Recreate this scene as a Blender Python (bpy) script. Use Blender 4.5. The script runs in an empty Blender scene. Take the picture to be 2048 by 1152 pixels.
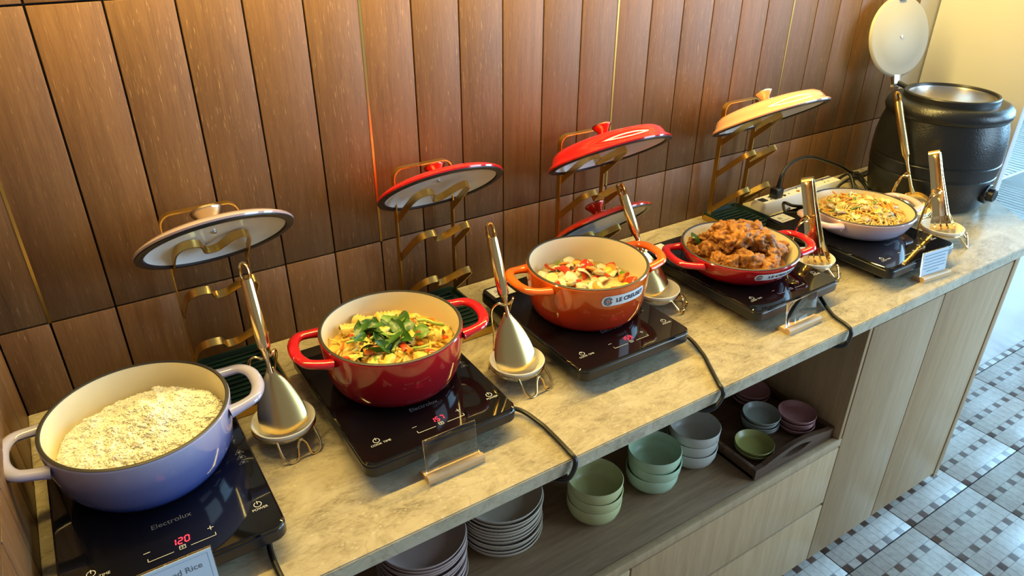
import bpy, bmesh, math, random
from mathutils import Vector, Matrix, noise
random.seed(7)
PI = math.pi
scene = bpy.context.scene
col = scene.collection

# ------------------------------------------------------------------ camera
cam_d = bpy.data.cameras.new('camera')
cam = bpy.data.objects.new('camera', cam_d); col.objects.link(cam)
cam_d.sensor_width = 36.0
cam_d.lens = 1435.98 / 2048 * 36.0
cam_d.clip_start = 0.02
RR = ((0.83989399, -0.54274197, 0.00303829), (-0.26028251, -0.40768718, -0.8752395), (0.47626788, 0.73431758, -0.48368026))
cam.matrix_world = Matrix(((RR[0][0], -RR[1][0], -RR[2][0], 0.0926929),
                           (RR[0][1], -RR[1][1], -RR[2][1], -1.2812163),
                           (RR[0][2], -RR[1][2], -RR[2][2], 0.7991206), (0, 0, 0, 1)))
scene.camera = cam

# ------------------------------------------------------------------ world, lights, exposure
w = bpy.data.worlds.new('room_ambience'); scene.world = w
w.use_nodes = True
w.node_tree.nodes['Background'].inputs[0].default_value = (0.88, 0.93, 1.0, 1)
w.node_tree.nodes['Background'].inputs[1].default_value = 0.27

def area_light(name, loc, target, sx, sy, power, color):
    d = bpy.data.lights.new(name, 'AREA'); d.shape = 'RECTANGLE'; d.size = sx; d.size_y = sy
    d.energy = power; d.color = color
    o = bpy.data.objects.new(name, d); col.objects.link(o); o.location = loc
    o.rotation_euler = (Vector(target) - Vector(loc)).to_track_quat('-Z', 'Y').to_euler()
    return o
# warm lamp row fixed under the upper cabinet (above the frame)
area_light('cabinet_lamp_row', (1.08, -0.15, 0.96), (1.08, -0.1501, 0.0), 2.4, 0.03, 35, (1.0, 0.73, 0.20))
# daylight window of the room, on the aisle side
area_light('room_window', (3.6, -3.0, 1.0), (1.7, 0.0, 0.0), 1.6, 1.8, 100, (0.52, 0.78, 1.0))
# glazed end of the aisle, far past the fridge
area_light('aisle_window', (5.4, -1.3, 0.8), (2.0, -0.9, -0.5), 1.8, 1.8, 190, (0.36, 0.70, 1.0))

scene.view_settings.view_transform = 'Standard'
scene.view_settings.look = 'None'
scene.view_settings.gamma = 1.0
scene.view_settings.use_curve_mapping = False
scene.view_settings.exposure = 0.0

# ------------------------------------------------------------------ helpers
class MB:
    def __init__(s): s.v = []; s.f = []
    def add(s, vs, fs):
        n = len(s.v); s.v += [tuple(v) for v in vs]; s.f += [tuple(i + n for i in f) for f in fs]; return s
    def box(s, x0, x1, y0, y1, z0, z1):
        return s.add([(x0,y0,z0),(x1,y0,z0),(x1,y1,z0),(x0,y1,z0),(x0,y0,z1),(x1,y0,z1),(x1,y1,z1),(x0,y1,z1)],
                     [(3,2,1,0),(4,5,6,7),(0,1,5,4),(1,2,6,5),(2,3,7,6),(3,0,4,7)])
    def bbox(s, x0, x1, y0, y1, z0, z1, b):          # box with chamfered edges
        bm = bmesh.new(); bmesh.ops.create_cube(bm, size=1)
        for v in bm.verts: v.co = ((x0+x1)/2 + v.co.x*(x1-x0), (y0+y1)/2 + v.co.y*(y1-y0), (z0+z1)/2 + v.co.z*(z1-z0))
        bmesh.ops.bevel(bm, geom=bm.edges[:], offset=b, segments=2, affect='EDGES', profile=0.5)
        s.bm(bm); bm.free(); return s
    def bm(s, bm):
        bm.verts.index_update()
        return s.add([v.co[:] for v in bm.verts], [[v.index for v in f.verts] for f in bm.faces])
    def lathe(s, prof, seg=64, cx=0, cy=0):
        vs = []; fs = []; n = len(prof)
        for i in range(seg):
            a = 2*PI*i/seg; c, sn = math.cos(a), math.sin(a)
            for r, z in prof: vs.append((cx + r*c, cy + r*sn, z))
        for i in range(seg):
            j = (i+1) % seg
            for k in range(n-1):
                fs.append((i*n+k, j*n+k, j*n+k+1, i*n+k+1))
        return s.add(vs, fs)
    def tube(s, pts, r, seg=10, closed=False, cap=True):
        return s.sweep(pts, [(math.cos(2*PI*k/seg), math.sin(2*PI*k/seg)) for k in range(seg)], r, closed=closed, cap=cap)
    def sweep(s, pts, sec, r=1.0, up=None, closed=False, cap=True):   # section points (a,b): a along side, b along up
        P = [Vector(p) for p in pts]; n = len(P); m = len(sec); vs = []; prev = None
        for i in range(n):
            if closed: t = P[(i+1) % n] - P[i-1]
            else: t = P[min(i+1, n-1)] - P[max(i-1, 0)]
            t.normalize()
            if up is not None: u = Vector(up) - Vector(up).dot(t)*t
            elif prev is None:
                u = Vector((0,0,1)) if abs(t.z) < 0.9 else Vector((0,1,0)); u = u - u.dot(t)*t
            else: u = prev - prev.dot(t)*t
            u.normalize(); prev = u; sd = t.cross(u)
            rr = r[i] if isinstance(r, (list, tuple)) else r
            for a, b in sec: vs.append(P[i] + sd*a*rr + u*b*rr)
        fs = []
        for i in range(n if closed else n-1):
            j = (i+1) % n
            for k in range(m):
                l = (k+1) % m; fs.append((i*m+k, i*m+l, j*m+l, j*m+k))
        if cap and not closed: fs += [tuple(range(m-1, -1, -1)), tuple((n-1)*m+k for k in range(m))]
        return s.add(vs, fs)
    def prism(s, poly, z0, z1):                       # polygon in xy
        n = len(poly); vs = [(x,y,z0) for x,y in poly] + [(x,y,z1) for x,y in poly]
        return s.add(vs, [tuple(range(n-1,-1,-1)), tuple(range(n,2*n))] + [(i,(i+1)%n,n+(i+1)%n,n+i) for i in range(n)])
    def xform(s, M): s.v = [tuple(M @ Vector(v)) for v in s.v]; return s
    def mesh(s, name, smooth=35):
        me = bpy.data.meshes.new(name); me.from_pydata(s.v, [], s.f); me.update()
        bm = bmesh.new(); bm.from_mesh(me); bmesh.ops.recalc_face_normals(bm, faces=bm.faces); bm.to_mesh(me); bm.free()
        if smooth:
            me.polygons.foreach_set('use_smooth', [True]*len(me.polygons)); me.set_sharp_from_angle(angle=math.radians(smooth))
        return me
    def build(s, name, mat, parent=None, smooth=35):
        return link(name, s.mesh(name, smooth), mat, parent)

def link(name, me, mat, parent=None):
    if mat is not None and not me.materials: me.materials.append(mat)
    o = bpy.data.objects.new(name, me); col.objects.link(o)
    if parent is not None: o.parent = parent
    return o
def tag(o, label, cat, group=None, kind=None):
    o['label'] = label; o['category'] = cat
    if group: o['group'] = group
    if kind: o['kind'] = kind
    return o
def thing(name, label, cat, loc=(0,0,0), rz=0, group=None):
    o = bpy.data.objects.new(name, None); col.objects.link(o); o.empty_display_size = 0.02
    o.location = loc; o.rotation_euler = (0,0,rz)
    return tag(o, label, cat, group)
def copy_tree(o, parent=None):
    c = o.copy(); col.objects.link(c); c.parent = parent
    for ch in o.children: copy_tree(ch, c)
    return c
def catmull(pts, n=8, closed=False):
    P = [Vector(p) for p in pts]; out = []; m = len(P)
    for i in range(m if closed else m-1):
        if closed: p0, p1, p2, p3 = P[i-1], P[i], P[(i+1)%m], P[(i+2)%m]
        else: p0, p1, p2, p3 = P[max(i-1,0)], P[i], P[i+1], P[min(i+2,m-1)]
        for k in range(n):
            t = k/n
            out.append(0.5*((2*p1) + (p2-p0)*t + (2*p0-5*p1+4*p2-p3)*t*t + (3*p1-p0-3*p2+p3)*t**3))
    if not closed: out.append(P[-1])
    return out
def text_mb(body, size, align='CENTER', shear=0.0, bold=0.0):
    c = bpy.data.curves.new('lettering', 'FONT'); c.body = body; c.size = size; c.align_x = align; c.align_y = 'CENTER'; c.shear = shear; c.offset = bold
    c.resolution_u = 3
    o = bpy.data.objects.new('lettering', c); col.objects.link(o)
    dg = bpy.context.evaluated_depsgraph_get(); me = bpy.data.meshes.new_from_object(o.evaluated_get(dg))
    m = MB(); m.add([v.co[:] for v in me.vertices], [list(p.vertices) for p in me.polygons])
    bpy.data.objects.remove(o); bpy.data.curves.remove(c); bpy.data.meshes.remove(me)
    return m
def segdigits(s, h, m, x0, y0, z):                      # seven-segment digits in the xy plane
    seg = {'0':'abcdef','1':'bc','2':'abged','5':'afgcd','7':'abc','9':'abcdfg'}
    wd = h*0.5; t = h*0.085; x = x0
    for ch in s:
        for q in seg.get(ch, ''):
            ax, ay, bx, by = {'a':(0,h,wd,h),'b':(wd,h,wd,h/2),'c':(wd,h/2,wd,0),'d':(0,0,wd,0),'e':(0,0,0,h/2),'f':(0,h/2,0,h),'g':(0,h/2,wd,h/2)}[q]
            sh = 0.10
            if ay == by: m.box(x+ax+t*0.5+ay*sh, x+bx-t*0.5+by*sh, y0+ay-t, y0+ay+t, z, z+0.0002)
            else:
                lo, hi = min(ay,by)+t*0.6, max(ay,by)-t*0.6
                m.add([(x+ax-t+lo*sh,y0+lo,z+.0002),(x+ax+t+lo*sh,y0+lo,z+.0002),(x+ax+t+hi*sh,y0+hi,z+.0002),(x+ax-t+hi*sh,y0+hi,z+.0002)], [(0,1,2,3)])
        x += wd*1.6
    return m

# ------------------------------------------------------------------ materials
def mat(name, color=(0.5,0.5,0.5), rough=0.5, metal=0.0, **k):
    m = bpy.data.materials.new(name); m.use_nodes = True; b = m.node_tree.nodes['Principled BSDF']
    b.inputs['Base Color'].default_value = (*color, 1); b.inputs['Roughness'].default_value = rough; b.inputs['Metallic'].default_value = metal
    for a, v in k.items():
        b.inputs[a.replace('_', ' ')].default_value = v
    return m
def nd(m, t, **k):
    n = m.node_tree.nodes.new(t)
    for a, v in k.items(): setattr(n, a, v)
    return n
def ln(m, a, b): m.node_tree.links.new(a, b)
def bsdf(m): return m.node_tree.nodes['Principled BSDF']
def mapped(m, scale, coord='Object', rnd=False):
    tc = nd(m, 'ShaderNodeTexCoord'); mp = nd(m, 'ShaderNodeMapping'); mp.inputs['Scale'].default_value = scale
    if rnd:
        oi = nd(m, 'ShaderNodeObjectInfo'); va = nd(m, 'ShaderNodeVectorMath', operation='MULTIPLY_ADD')
        cb = nd(m, 'ShaderNodeCombineXYZ')
        for i in range(3): ln(m, oi.outputs['Random'], cb.inputs[i])
        va.inputs[1].default_value = (37.0, 53.0, 71.0); ln(m, cb.outputs[0], va.inputs[0]); ln(m, tc.outputs[coord], va.inputs[2])
        ln(m, va.outputs[0], mp.inputs[0])
    else: ln(m, tc.outputs[coord], mp.inputs[0])
    return mp.outputs[0]
def noise_t(m, vec, scale, detail=4, rough=0.6, dist=0.0):
    n = nd(m, 'ShaderNodeTexNoise'); n.inputs['Scale'].default_value = scale; n.inputs['Detail'].default_value = detail
    n.inputs['Roughness'].default_value = rough; n.inputs['Distortion'].default_value = dist; ln(m, vec, n.inputs['Vector']); return n.outputs['Fac']
def ramp(m, fac, stops):
    r = nd(m, 'ShaderNodeValToRGB'); e = r.color_ramp.elements
    while len(e) < len(stops): e.new(0.5)
    for el, (p, c) in zip(e, stops): el.position = p; el.color = (*c, 1)
    ln(m, fac, r.inputs[0]); return r.outputs[0]
def mix(m, fac, a, b, mode='MIX'):
    n = nd(m, 'ShaderNodeMixRGB', blend_type=mode)
    if hasattr(fac, 'links'): ln(m, fac, n.inputs[0])
    else: n.inputs[0].default_value = fac
    for i, q in ((1, a), (2, b)):
        if hasattr(q, 'links'): ln(m, q, n.inputs[i])
        else: n.inputs[i].default_value = (*q, 1)
    return n.outputs[0]
def bump(m, h, strength=0.3, dist=0.002):
    b = nd(m, 'ShaderNodeBump'); b.inputs['Strength'].default_value = strength; b.inputs['Distance'].default_value = dist
    ln(m, h, b.inputs['Height']); ln(m, b.outputs[0], bsdf(m).inputs['Normal'])

def wood(name, dark, mid, light, scale, rough, fleck=None, bs=0.25, along='z'):
    m = mat(name, mid, rough)
    st = {'z': (1, 1, 0.06), 'x': (0.06, 1, 1), 'y': (1, 0.06, 1)}[along]
    v = mapped(m, tuple(q*scale for q in st), 'Object', True)
    g = noise_t(m, v, 6, 6, 0.62, 0.6)
    c = ramp(m, g, [(0.28, dark), (0.5, mid), (0.74, light)])
    oi = nd(m, 'ShaderNodeObjectInfo'); hv = nd(m, 'ShaderNodeHueSaturation'); mr = nd(m, 'ShaderNodeMapRange')
    mr.inputs[3].default_value = 0.80; mr.inputs[4].default_value = 1.16
    ln(m, oi.outputs['Random'], mr.inputs[0]); ln(m, mr.outputs[0], hv.inputs['Value']); ln(m, c, hv.inputs['Color'])
    fine = noise_t(m, v, 34, 3, 0.7)
    out = mix(m, 0.35, hv.outputs[0], ramp(m, fine, [(0.3, dark), (0.7, light)]), 'MIX')
    if fleck:
        v2 = mapped(m, tuple(q*scale*1.0 for q in st), 'Object', True)
        f2 = noise_t(m, v2, 46, 2, 0.5)
        mk = ramp(m, f2, [(0.66, (0,0,0)), (0.74, (1,1,1))])
        out = mix(m, mk, out, fleck)
    ln(m, out, bsdf(m).inputs['Base Color'])
    bump(m, fine, bs, 0.0012)
    return m
M = {}
M['wallwood'] = wood('stained_wall_wood', (0.100,0.044,0.016), (0.150,0.070,0.027), (0.195,0.097,0.040), 14, 0.48, fleck=(0.30,0.18,0.09), bs=0.3)
M['oak'] = wood('light_oak_veneer', (0.30,0.185,0.088), (0.385,0.25,0.125), (0.46,0.31,0.165), 9, 0.5, bs=0.1)
M['oakx'] = wood('oak_shelf_veneer', (0.13,0.075,0.036), (0.195,0.118,0.060), (0.27,0.17,0.09), 12, 0.5, bs=0.1, along='x')
M['traywood'] = wood('dark_tray_wood', (0.03,0.012,0.006), (0.075,0.034,0.015), (0.15,0.075,0.033), 10, 0.5, bs=0.2, along='x')
M['bar'] = wood('pale_beech', (0.50,0.30,0.13), (0.60,0.39,0.19), (0.68,0.46,0.25), 12, 0.45, bs=0.05, along='x')
M['joint'] = mat('dark_joint', (0.02,0.010,0.005), 0.8)
M['brass'] = mat('brushed_brass', (0.62,0.40,0.11), 0.33, 1.0)
M['gold'] = mat('polished_gold', (0.83,0.60,0.27), 0.16, 1.0)
v = mapped(M['gold'], (30,30,4)); bump(M['gold'], noise_t(M['gold'], v, 12, 2), 0.02, 0.001)
M['satin_gold'] = mat('satin_gold', (0.74,0.54,0.22), 0.27, 1.0)
M['steel'] = mat('brushed_steel', (0.62,0.60,0.56), 0.28, 1.0)
M['lidsteel'] = mat('satin_lid_steel', (0.40,0.37,0.30), 0.6, 0.3)
M['white'] = mat('white_ceramic', (0.80,0.78,0.73), 0.18)
M['blackglass'] = mat('black_ceramic_glass', (0.004,0.004,0.005), 0.05, Specular_IOR_Level=0.55)
M['blackplastic'] = mat('black_plastic', (0.012,0.012,0.014), 0.35)
M['cord'] = mat('black_cord', (0.008,0.008,0.009), 0.4)
M['print'] = mat('pale_print', (0.62,0.62,0.62), 0.6)
M['greyprint'] = mat('grey_print', (0.16,0.16,0.17), 0.6)
M['led'] = mat('red_display', (0.5,0.01,0.04), 0.5, Emission_Color=(1.0,0.04,0.10,1), Emission_Strength=1.1)
M['rim'] = mat('bare_iron_rim', (0.035,0.030,0.026), 0.45)
M['lidrim'] = mat('lid_iron_rim', (0.012,0.013,0.020), 0.35)
M['sticker'] = mat('white_sticker', (0.78,0.80,0.82), 0.5)
M['ink'] = mat('navy_ink', (0.02,0.025,0.06), 0.6)
M['orangeink'] = mat('orange_ink', (0.55,0.16,0.03), 0.6)
M['greentray'] = mat('dark_green_silicone', (0.004,0.028,0.024), 0.42)
M['whiteplastic'] = mat('white_plastic', (0.76,0.76,0.78), 0.35)
M['card'] = mat('pale_blue_card', (0.60,0.70,0.80), 0.7)
M['cardink'] = mat('grey_card_ink', (0.16,0.18,0.22), 0.7)
M['cardline'] = mat('blue_card_line', (0.20,0.34,0.46), 0.7)
M['acrylic'] = mat('clear_acrylic', (0.95,0.98,1.0), 0.02, Transmission_Weight=1.0, IOR=1.35)
M['glass'] = mat('fridge_glass', (0.9,0.97,1.0), 0.02, Transmission_Weight=1.0, IOR=1.1)
M['enamel_in'] = mat('cream_enamel', (0.80,0.69,0.47), 0.22)
v = mapped(M['enamel_in'], (1,1,1)); bump(M['enamel_in'], noise_t(M['enamel_in'], v, 90, 2), 0.06, 0.002)
M['lid_in'] = mat('white_enamel', (0.72,0.76,0.80), 0.2)
M['fridgewhite'] = mat('fridge_white', (0.68,0.68,0.70), 0.3)
M['wallwhite'] = mat('white_wall_paint', (0.64,0.62,0.60), 0.6)
v = mapped(M['blackplastic'], (1,1,1)); bump(M['blackplastic'], noise_t(M['blackplastic'], v, 260, 2), 0.05, 0.001)
M['urn'] = mat('black_hammered_plastic', (0.010,0.011,0.013), 0.30)
v = mapped(M['urn'], (1,1,1)); bump(M['urn'], noise_t(M['urn'], v, 190, 3), 0.35, 0.002)

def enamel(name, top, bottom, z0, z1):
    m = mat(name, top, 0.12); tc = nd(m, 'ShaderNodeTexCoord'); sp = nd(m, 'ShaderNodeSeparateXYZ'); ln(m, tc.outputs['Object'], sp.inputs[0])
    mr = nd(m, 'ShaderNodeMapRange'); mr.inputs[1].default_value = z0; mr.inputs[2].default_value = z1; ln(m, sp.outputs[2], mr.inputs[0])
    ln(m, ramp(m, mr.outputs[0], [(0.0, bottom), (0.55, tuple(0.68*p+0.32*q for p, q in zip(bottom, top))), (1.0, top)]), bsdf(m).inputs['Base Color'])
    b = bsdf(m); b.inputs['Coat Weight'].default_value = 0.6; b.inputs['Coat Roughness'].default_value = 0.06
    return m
# stone worktop: warm beige breccia with veins and shell-like flecks
m = M['stone'] = mat('beige_breccia_stone', (0.5,0.45,0.36), 0.22)
v = mapped(m, (1, 1.6, 1)); v2 = mapped(m, (1, 2.6, 1))
n1 = noise_t(m, v, 9, 8, 0.68, 1.2); n2 = noise_t(m, v2, 34, 6, 0.7, 2.0); n3 = noise_t(m, v2, 5.5, 10, 0.62, 2.4)
c1 = ramp(m, n1, [(0.34, (0.22,0.18,0.115)), (0.5, (0.40,0.335,0.225)), (0.66, (0.55,0.475,0.345))])
c2 = mix(m, ramp(m, n2, [(0.44, (0,0,0)), (0.56, (0.6,0.6,0.6))]), c1, (0.50,0.43,0.30))
vein = ramp(m, n3, [(0.485, (0,0,0)), (0.497, (1,1,1)), (0.503, (1,1,1)), (0.515, (0,0,0))])
c3 = mix(m, mix(m, mix(m, n1, (0,0,0), (0.5,0.5,0.5)), (0,0,0), vein), c2, (0.15,0.11,0.06))
vo = nd(m, 'ShaderNodeTexVoronoi'); vo.inputs['Scale'].default_value = 55; ln(m, v, vo.inputs['Vector'])
fl = ramp(m, vo.outputs['Distance'], [(0.10, (1,1,1)), (0.16, (0,0,0))])
c4 = mix(m, mix(m, 0.35, (0,0,0), fl), c3, (0.72,0.67,0.56))
ln(m, c4, bsdf(m).inputs['Base Color'])
# floor tile with printed mosaic
m = M['tile'] = mat('printed_mosaic_tile', (0.5,0.48,0.45), 0.30)
tc = nd(m, 'ShaderNodeTexCoord'); sp = nd(m, 'ShaderNodeSeparateXYZ'); ln(m, tc.outputs['Object'], sp.inputs[0])
def math_n(m, op, a, b=None):
    n = nd(m, 'ShaderNodeMath', operation=op)
    for i, q in ((0, a), (1, b)):
        if q is None: continue
        if hasattr(q, 'links'): ln(m, q, n.inputs[i])
        else: n.inputs[i].default_value = q
    return n.outputs[0]
T = 0.305
def frac(m, s, period, off=0.0):
    return math_n(m, 'FRACT', math_n(m, 'ADD', math_n(m, 'DIVIDE', s, period), 10.0 + off))
fx = frac(m, sp.outputs[0], T/5); fy = frac(m, sp.outputs[1], T/4)
inx = math_n(m, 'LESS_THAN', fx, 0.42); iny = math_n(m, 'LESS_THAN', fy, 0.30)
darksq = math_n(m, 'MULTIPLY', inx, iny)
def line(f, p, wd): return math_n(m, 'LESS_THAN', math_n(m, 'ABSOLUTE', math_n(m, 'SUBTRACT', f, p)), wd)
lines = math_n(m, 'MAXIMUM', math_n(m, 'MAXIMUM', line(fx, 0.42, 0.022), line(fx, 0.0, 0.03)), math_n(m, 'MAXIMUM', line(fy, 0.30, 0.018), line(fy, 0.0, 0.024)))
v = mapped(m, (1,1,1), 'Object', True)
sto = ramp(m, noise_t(m, v, 60, 5), [(0.3, (0.33,0.30,0.27)), (0.7, (0.46,0.43,0.39))])
dk = ramp(m, noise_t(m, v, 25, 4), [(0.3, (0.055,0.032,0.024)), (0.7, (0.13,0.075,0.055))])
cc = mix(m, darksq, sto, dk); cc = mix(m, mix(m, 0.55, (0,0,0), lines), cc, (0.10,0.085,0.075))
ln(m, cc, bsdf(m).inputs['Base Color'])
M['grout'] = mat('dark_grout', (0.03,0.028,0.028), 0.8)

# ------------------------------------------------------------------ the setting
def struct(o): o['kind'] = 'structure'; return o
BW = 0.1; ZJ = 0.1627; ZT = 0.6566; XL = -0.077; XR = 2.40
wb = struct(MB().box(XL-0.03, XR, 0.012, 0.06, -0.90, 1.30).build('wall_back', M['joint'], smooth=0))
def board_mesh(w_, h_, name):
    return MB().bbox(0.0016, w_-0.0016, 0.0, 0.014, 0.0016, h_-0.0016, 0.0011).mesh(name, 30)
bcache = {}
def board(x, z0, z1, wd, parent, swap=False):
    key = (round(wd,4), round(z1-z0,4), swap)
    if key not in bcache:
        me = board_mesh(wd, z1-z0, 'wall_board'); me.materials.append(M['wallwood']); bcache[key] = me
    o = bpy.data.objects.new('wall_board', bcache[key]); col.objects.link(o); o.parent = parent
    return o
for row, (z0, z1) in enumerate(((-0.03, ZJ), (ZJ, ZT), (ZT, 1.25))):
    xs = [XL] + [i*BW for i in range(0, 25)]
    for a, b_ in zip(xs[:-1], xs[1:]):
        o = board(a, z0, z1, b_-a, wb); o.location = (a, 0, z0)
for k in range(0, 4):                                   # thin brass inlays every sixth joint, above the low joint
    o = MB().box(-0.0022, 0.0022, -0.0008, 0.013, ZJ, 1.25).build('brass_strip', M['brass'], wb, 0); o.location = (0.6*k, 0, 0)
wl = struct(MB().box(XL-0.06, XL-0.016, -1.0, 0.05, -0.90, 1.30).build('wall_left', M['joint'], smooth=0))
for (z0, z1) in ((-0.03, ZJ), (ZJ, ZT), (ZT, 1.25)):
    for k in range(0, 10):
        o = board(0, z0, z1, BW, wl, True); o.rotation_euler = (0, 0, PI/2); o.location = (XL-0.0005, -0.1*(k+1), z0)
wr = struct(MB().box(XR, 3.6, 0.0, 0.06, -0.90, 1.30).build('wall_right', M['wallwhite'], smooth=0))
fl = struct(MB().box(-0.6, 4.6, -3.2, 0.02, -0.90, -0.843).build('floor', M['grout'], smooth=0))
tm = MB().bbox(0.0016, T-0.0016, 0.0016, T-0.0016, -0.006, 0.0, 0.0012).mesh('floor_tile', 30); tm.materials.append(M['tile'])
for i in range(-8, 8):
    for j in range(-8, 2):
        o = bpy.data.objects.new('floor_tile', tm); col.objects.link(o); o.parent = fl
        o.location = (2.215 + i*T, -0.655 + j*T, -0.838)

# ------------------------------------------------------------------ worktop and cabinets
FY = -0.5975
poly = [(XL, 0.0), (2.499, 0.0), (2.499, -0.25), (2.225, FY), (XL, FY)]
bm = bmesh.new(); vs = [bm.verts.new((x, y, 0)) for x, y in poly]; f = bm.faces.new(vs)
r_ = bmesh.ops.extrude_face_region(bm, geom=[f]); bmesh.ops.translate(bm, verts=[q for q in r_['geom'] if isinstance(q, bmesh.types.BMVert)], vec=(0,0,-0.029))
bmesh.ops.bevel(bm, geom=[e for e in bm.edges if abs(e.verts[0].co.z-e.verts[1].co.z) < 1e-6], offset=0.0018, segments=2, affect='EDGES')
o = MB().bm(bm).build('stone_worktop', M['stone'], None, 30); bm.free()
tag(o, 'long beige stone worktop with a grey front edge carrying the hotplates', 'countertop')

CF = -0.578                                              # front plane of the cabinet fronts
sh = thing('open_shelf_cabinet', 'oak cabinet with an open shelf of crockery above flat drawers', 'cabinet', (0, 0, -0.84))
def cb(name, x0, x1, y0, y1, z0, z1, mt, parent, b=0.0015):
    return MB().bbox(x0, x1, y0, y1, z0+0.84, z1+0.84, b).build(name, mt, parent)
cb('shelf_board', XL, 1.512, CF+0.004, -0.03, -0.392, -0.372, M['oakx'], sh)
cb('shelf_lip', XL, 1.512, CF-0.002, CF+0.014, -0.394, -0.3705, M['oak'], sh)
cb('back_panel', XL, 1.512, -0.03, -0.012, -0.80, -0.03, M['oak'], sh)
cb('side_panel', 1.500, 1.512, CF, -0.03, -0.372, -0.03, M['oak'], sh)
cb('carcass', XL, 1.49, CF+0.03, -0.03, -0.79, -0.40, M['oakx'], sh)
cb('plinth', XL, 1.512, CF+0.06, -0.05, -0.838, -0.79, M['blackplastic'], sh)
for xa, xb_ in ((-0.075, 0.834), (0.838, 1.510)):
    for za, zb in ((-0.583, -0.398), (-0.795, -0.593)):
        cb('drawer_front', xa, xb_, CF-0.002, CF+0.02, za, zb, M['oak'], sh, 0.002)
tc2 = thing('tall_door_cabinet', 'oak cabinet with two plain full-height doors and an end panel', 'cabinet', (0, 0, -0.84))
cb('carcass', 1.514, 2.128, CF+0.024, -0.03, -0.79, -0.06, M['oak'], tc2)
cb('top_rail', 1.514, 2.13, CF+0.04, -0.03, -0.06, -0.0295, M['blackplastic'], tc2)
cb('end_panel', 2.131, 2.156, CF-0.004, -0.012, -0.815, -0.0285, M['oak'], tc2)
cb('plinth', 1.514, 2.13, CF+0.06, -0.05, -0.838, -0.79, M['blackplastic'], tc2)
for xa, xb_ in ((1.513, 1.799), (1.802, 2.129)):
    cb('door', xa, xb_, CF-0.002, CF+0.02, -0.80, -0.052, M['oak'], tc2, 0.002)

# ------------------------------------------------------------------ display fridge
fr = thing('display_fridge', 'white glass-fronted display fridge with lit shelves beside the worktop', 'fridge', (2.502, -0.33, -0.838))
FW, FD = 0.82, 0.325
MB().bbox(0, 0.03, 0.0, FD, 0.0, 2.0, 0.003).build('side_panel', M['fridgewhite'], fr)
MB().bbox(FW-0.03, FW, 0.0, FD, 0.0, 2.0, 0.003).build('side_panel', M['fridgewhite'], fr)
MB().bbox(0.03, FW-0.03, 0.004, FD, 0.0, 0.52, 0.003).build('base_panel', M['fridgewhite'], fr)
MB().box(0.03, FW-0.03, FD-0.012, FD, 0.52, 1.96).build('back_panel', M['fridgewhite'], fr, 0)
MB().box(0.03, FW-0.03, 0.0, FD, 1.94, 2.0).build('top_panel', M['fridgewhite'], fr, 0)
for k, z in enumerate((0.22, 0.30, 0.38)):
    MB().box(0.20+0.05*k, 0.23+0.05*k, -0.001, 0.006, z, z+0.014).build('vent_slot', M['blackplastic'], fr, 0)
for z in (0.60, 0.84, 1.08, 1.34):
    s_ = MB()
    for k in range(28): s_.tube([(0.04+k*0.027, 0.03, z), (0.04+k*0.027, FD-0.02, z)], 0.002, 5)
    s_.tube([(0.03, 0.03, z-0.004), (FW-0.03, 0.03, z-0.004)], 0.004, 6)
    s_.build('wire_shelf', M['whiteplastic'], fr)
dg_ = MB().box(0.03, FW-0.03, 0.006, 0.010, 0.53, 1.94).build('glass_door', M['glass'], fr, 0)
MB().box(0.026, 0.046, -0.012, 0.006, 1.09, 1.94).build('door_gasket', M['blackplastic'], dg_, 0)
MB().box(0.03, FW-0.03, -0.008, 0.006, 0.52, 0.545).build('door_rail', M['whiteplastic'], dg_, 0)
lm_ = mat('fridge_tube', (1,1,1), 0.5, Emission_Color=(0.50,0.90,1.0,1), Emission_Strength=26.0)
MB().tube([(0.10, 0.05, 1.90), (FW-0.10, 0.05, 1.90)], 0.012, 8).build('lamp_tube', lm_, fr)
MB().tube([(0.055, 0.03, 0.60), (0.055, 0.03, 1.88)], 0.008, 8).build('lamp_tube', lm_, fr)
MB().tube([(FW-0.06, 0.03, 0.60), (FW-0.06, 0.03, 1.88)], 0.008, 8).build('lamp_tube', lm_, fr)
def fruitcup(x, y, z, c, lab):
    t = thing('dessert_cup', lab, 'cup', (2.502+x, -0.33+y, -0.838+z), 0, 'cups in the display fridge')
    MB().lathe([(0.0,0.002),(0.02,0.002),(0.03,0.045),(0.028,0.045),(0.019,0.006),(0,0.006)], 20).build('cup', M['acrylic'], t)
    MB().lathe([(0.0,0.007),(0.018,0.007),(0.026,0.036),(0.012,0.042),(0,0.043)], 16).build('filling', mat('filling', c, 0.4), t)
fruitcup(0.12, 0.10, 0.843, (0.6,0.55,0.1), 'clear cup of yellow-green dessert on the fridge shelf')
fruitcup(0.20, 0.12, 0.843, (0.7,0.65,0.5), 'clear cup of cream dessert on the fridge shelf')

# ------------------------------------------------------------------ induction hotplates
CW, CD, CZ = 0.270, 0.362, 0.050
def rrect(x0, x1, y0, y1, r, n=5):
    out = []
    for cx, cy, a0 in ((x1-r, y1-r, 0), (x0+r, y1-r, PI/2), (x0+r, y0+r, PI), (x1-r, y0+r, 1.5*PI)):
        for k in range(n+1): a = a0 + (PI/2)*k/n; out.append((cx + r*math.cos(a), cy + r*math.sin(a)))
    return out
def loft(m, rings, cap=True):
    n = len(rings[0])
    vs = [p for r in rings for p in r]; fs = []
    for k in range(len(rings)-1):
        for i in range(n): fs.append((k*n+i, k*n+(i+1)%n, (k+1)*n+(i+1)%n, (k+1)*n+i))
    if cap: fs += [tuple(range(n-1,-1,-1)), tuple((len(rings)-1)*n+i for i in range(n))]
    return m.add(vs, fs)
def ring3(e, z): return [(x, y, z) for x, y in rrect(e, CW-e, e, CD-e, max(0.018-e*0.3, 0.008))]
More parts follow.
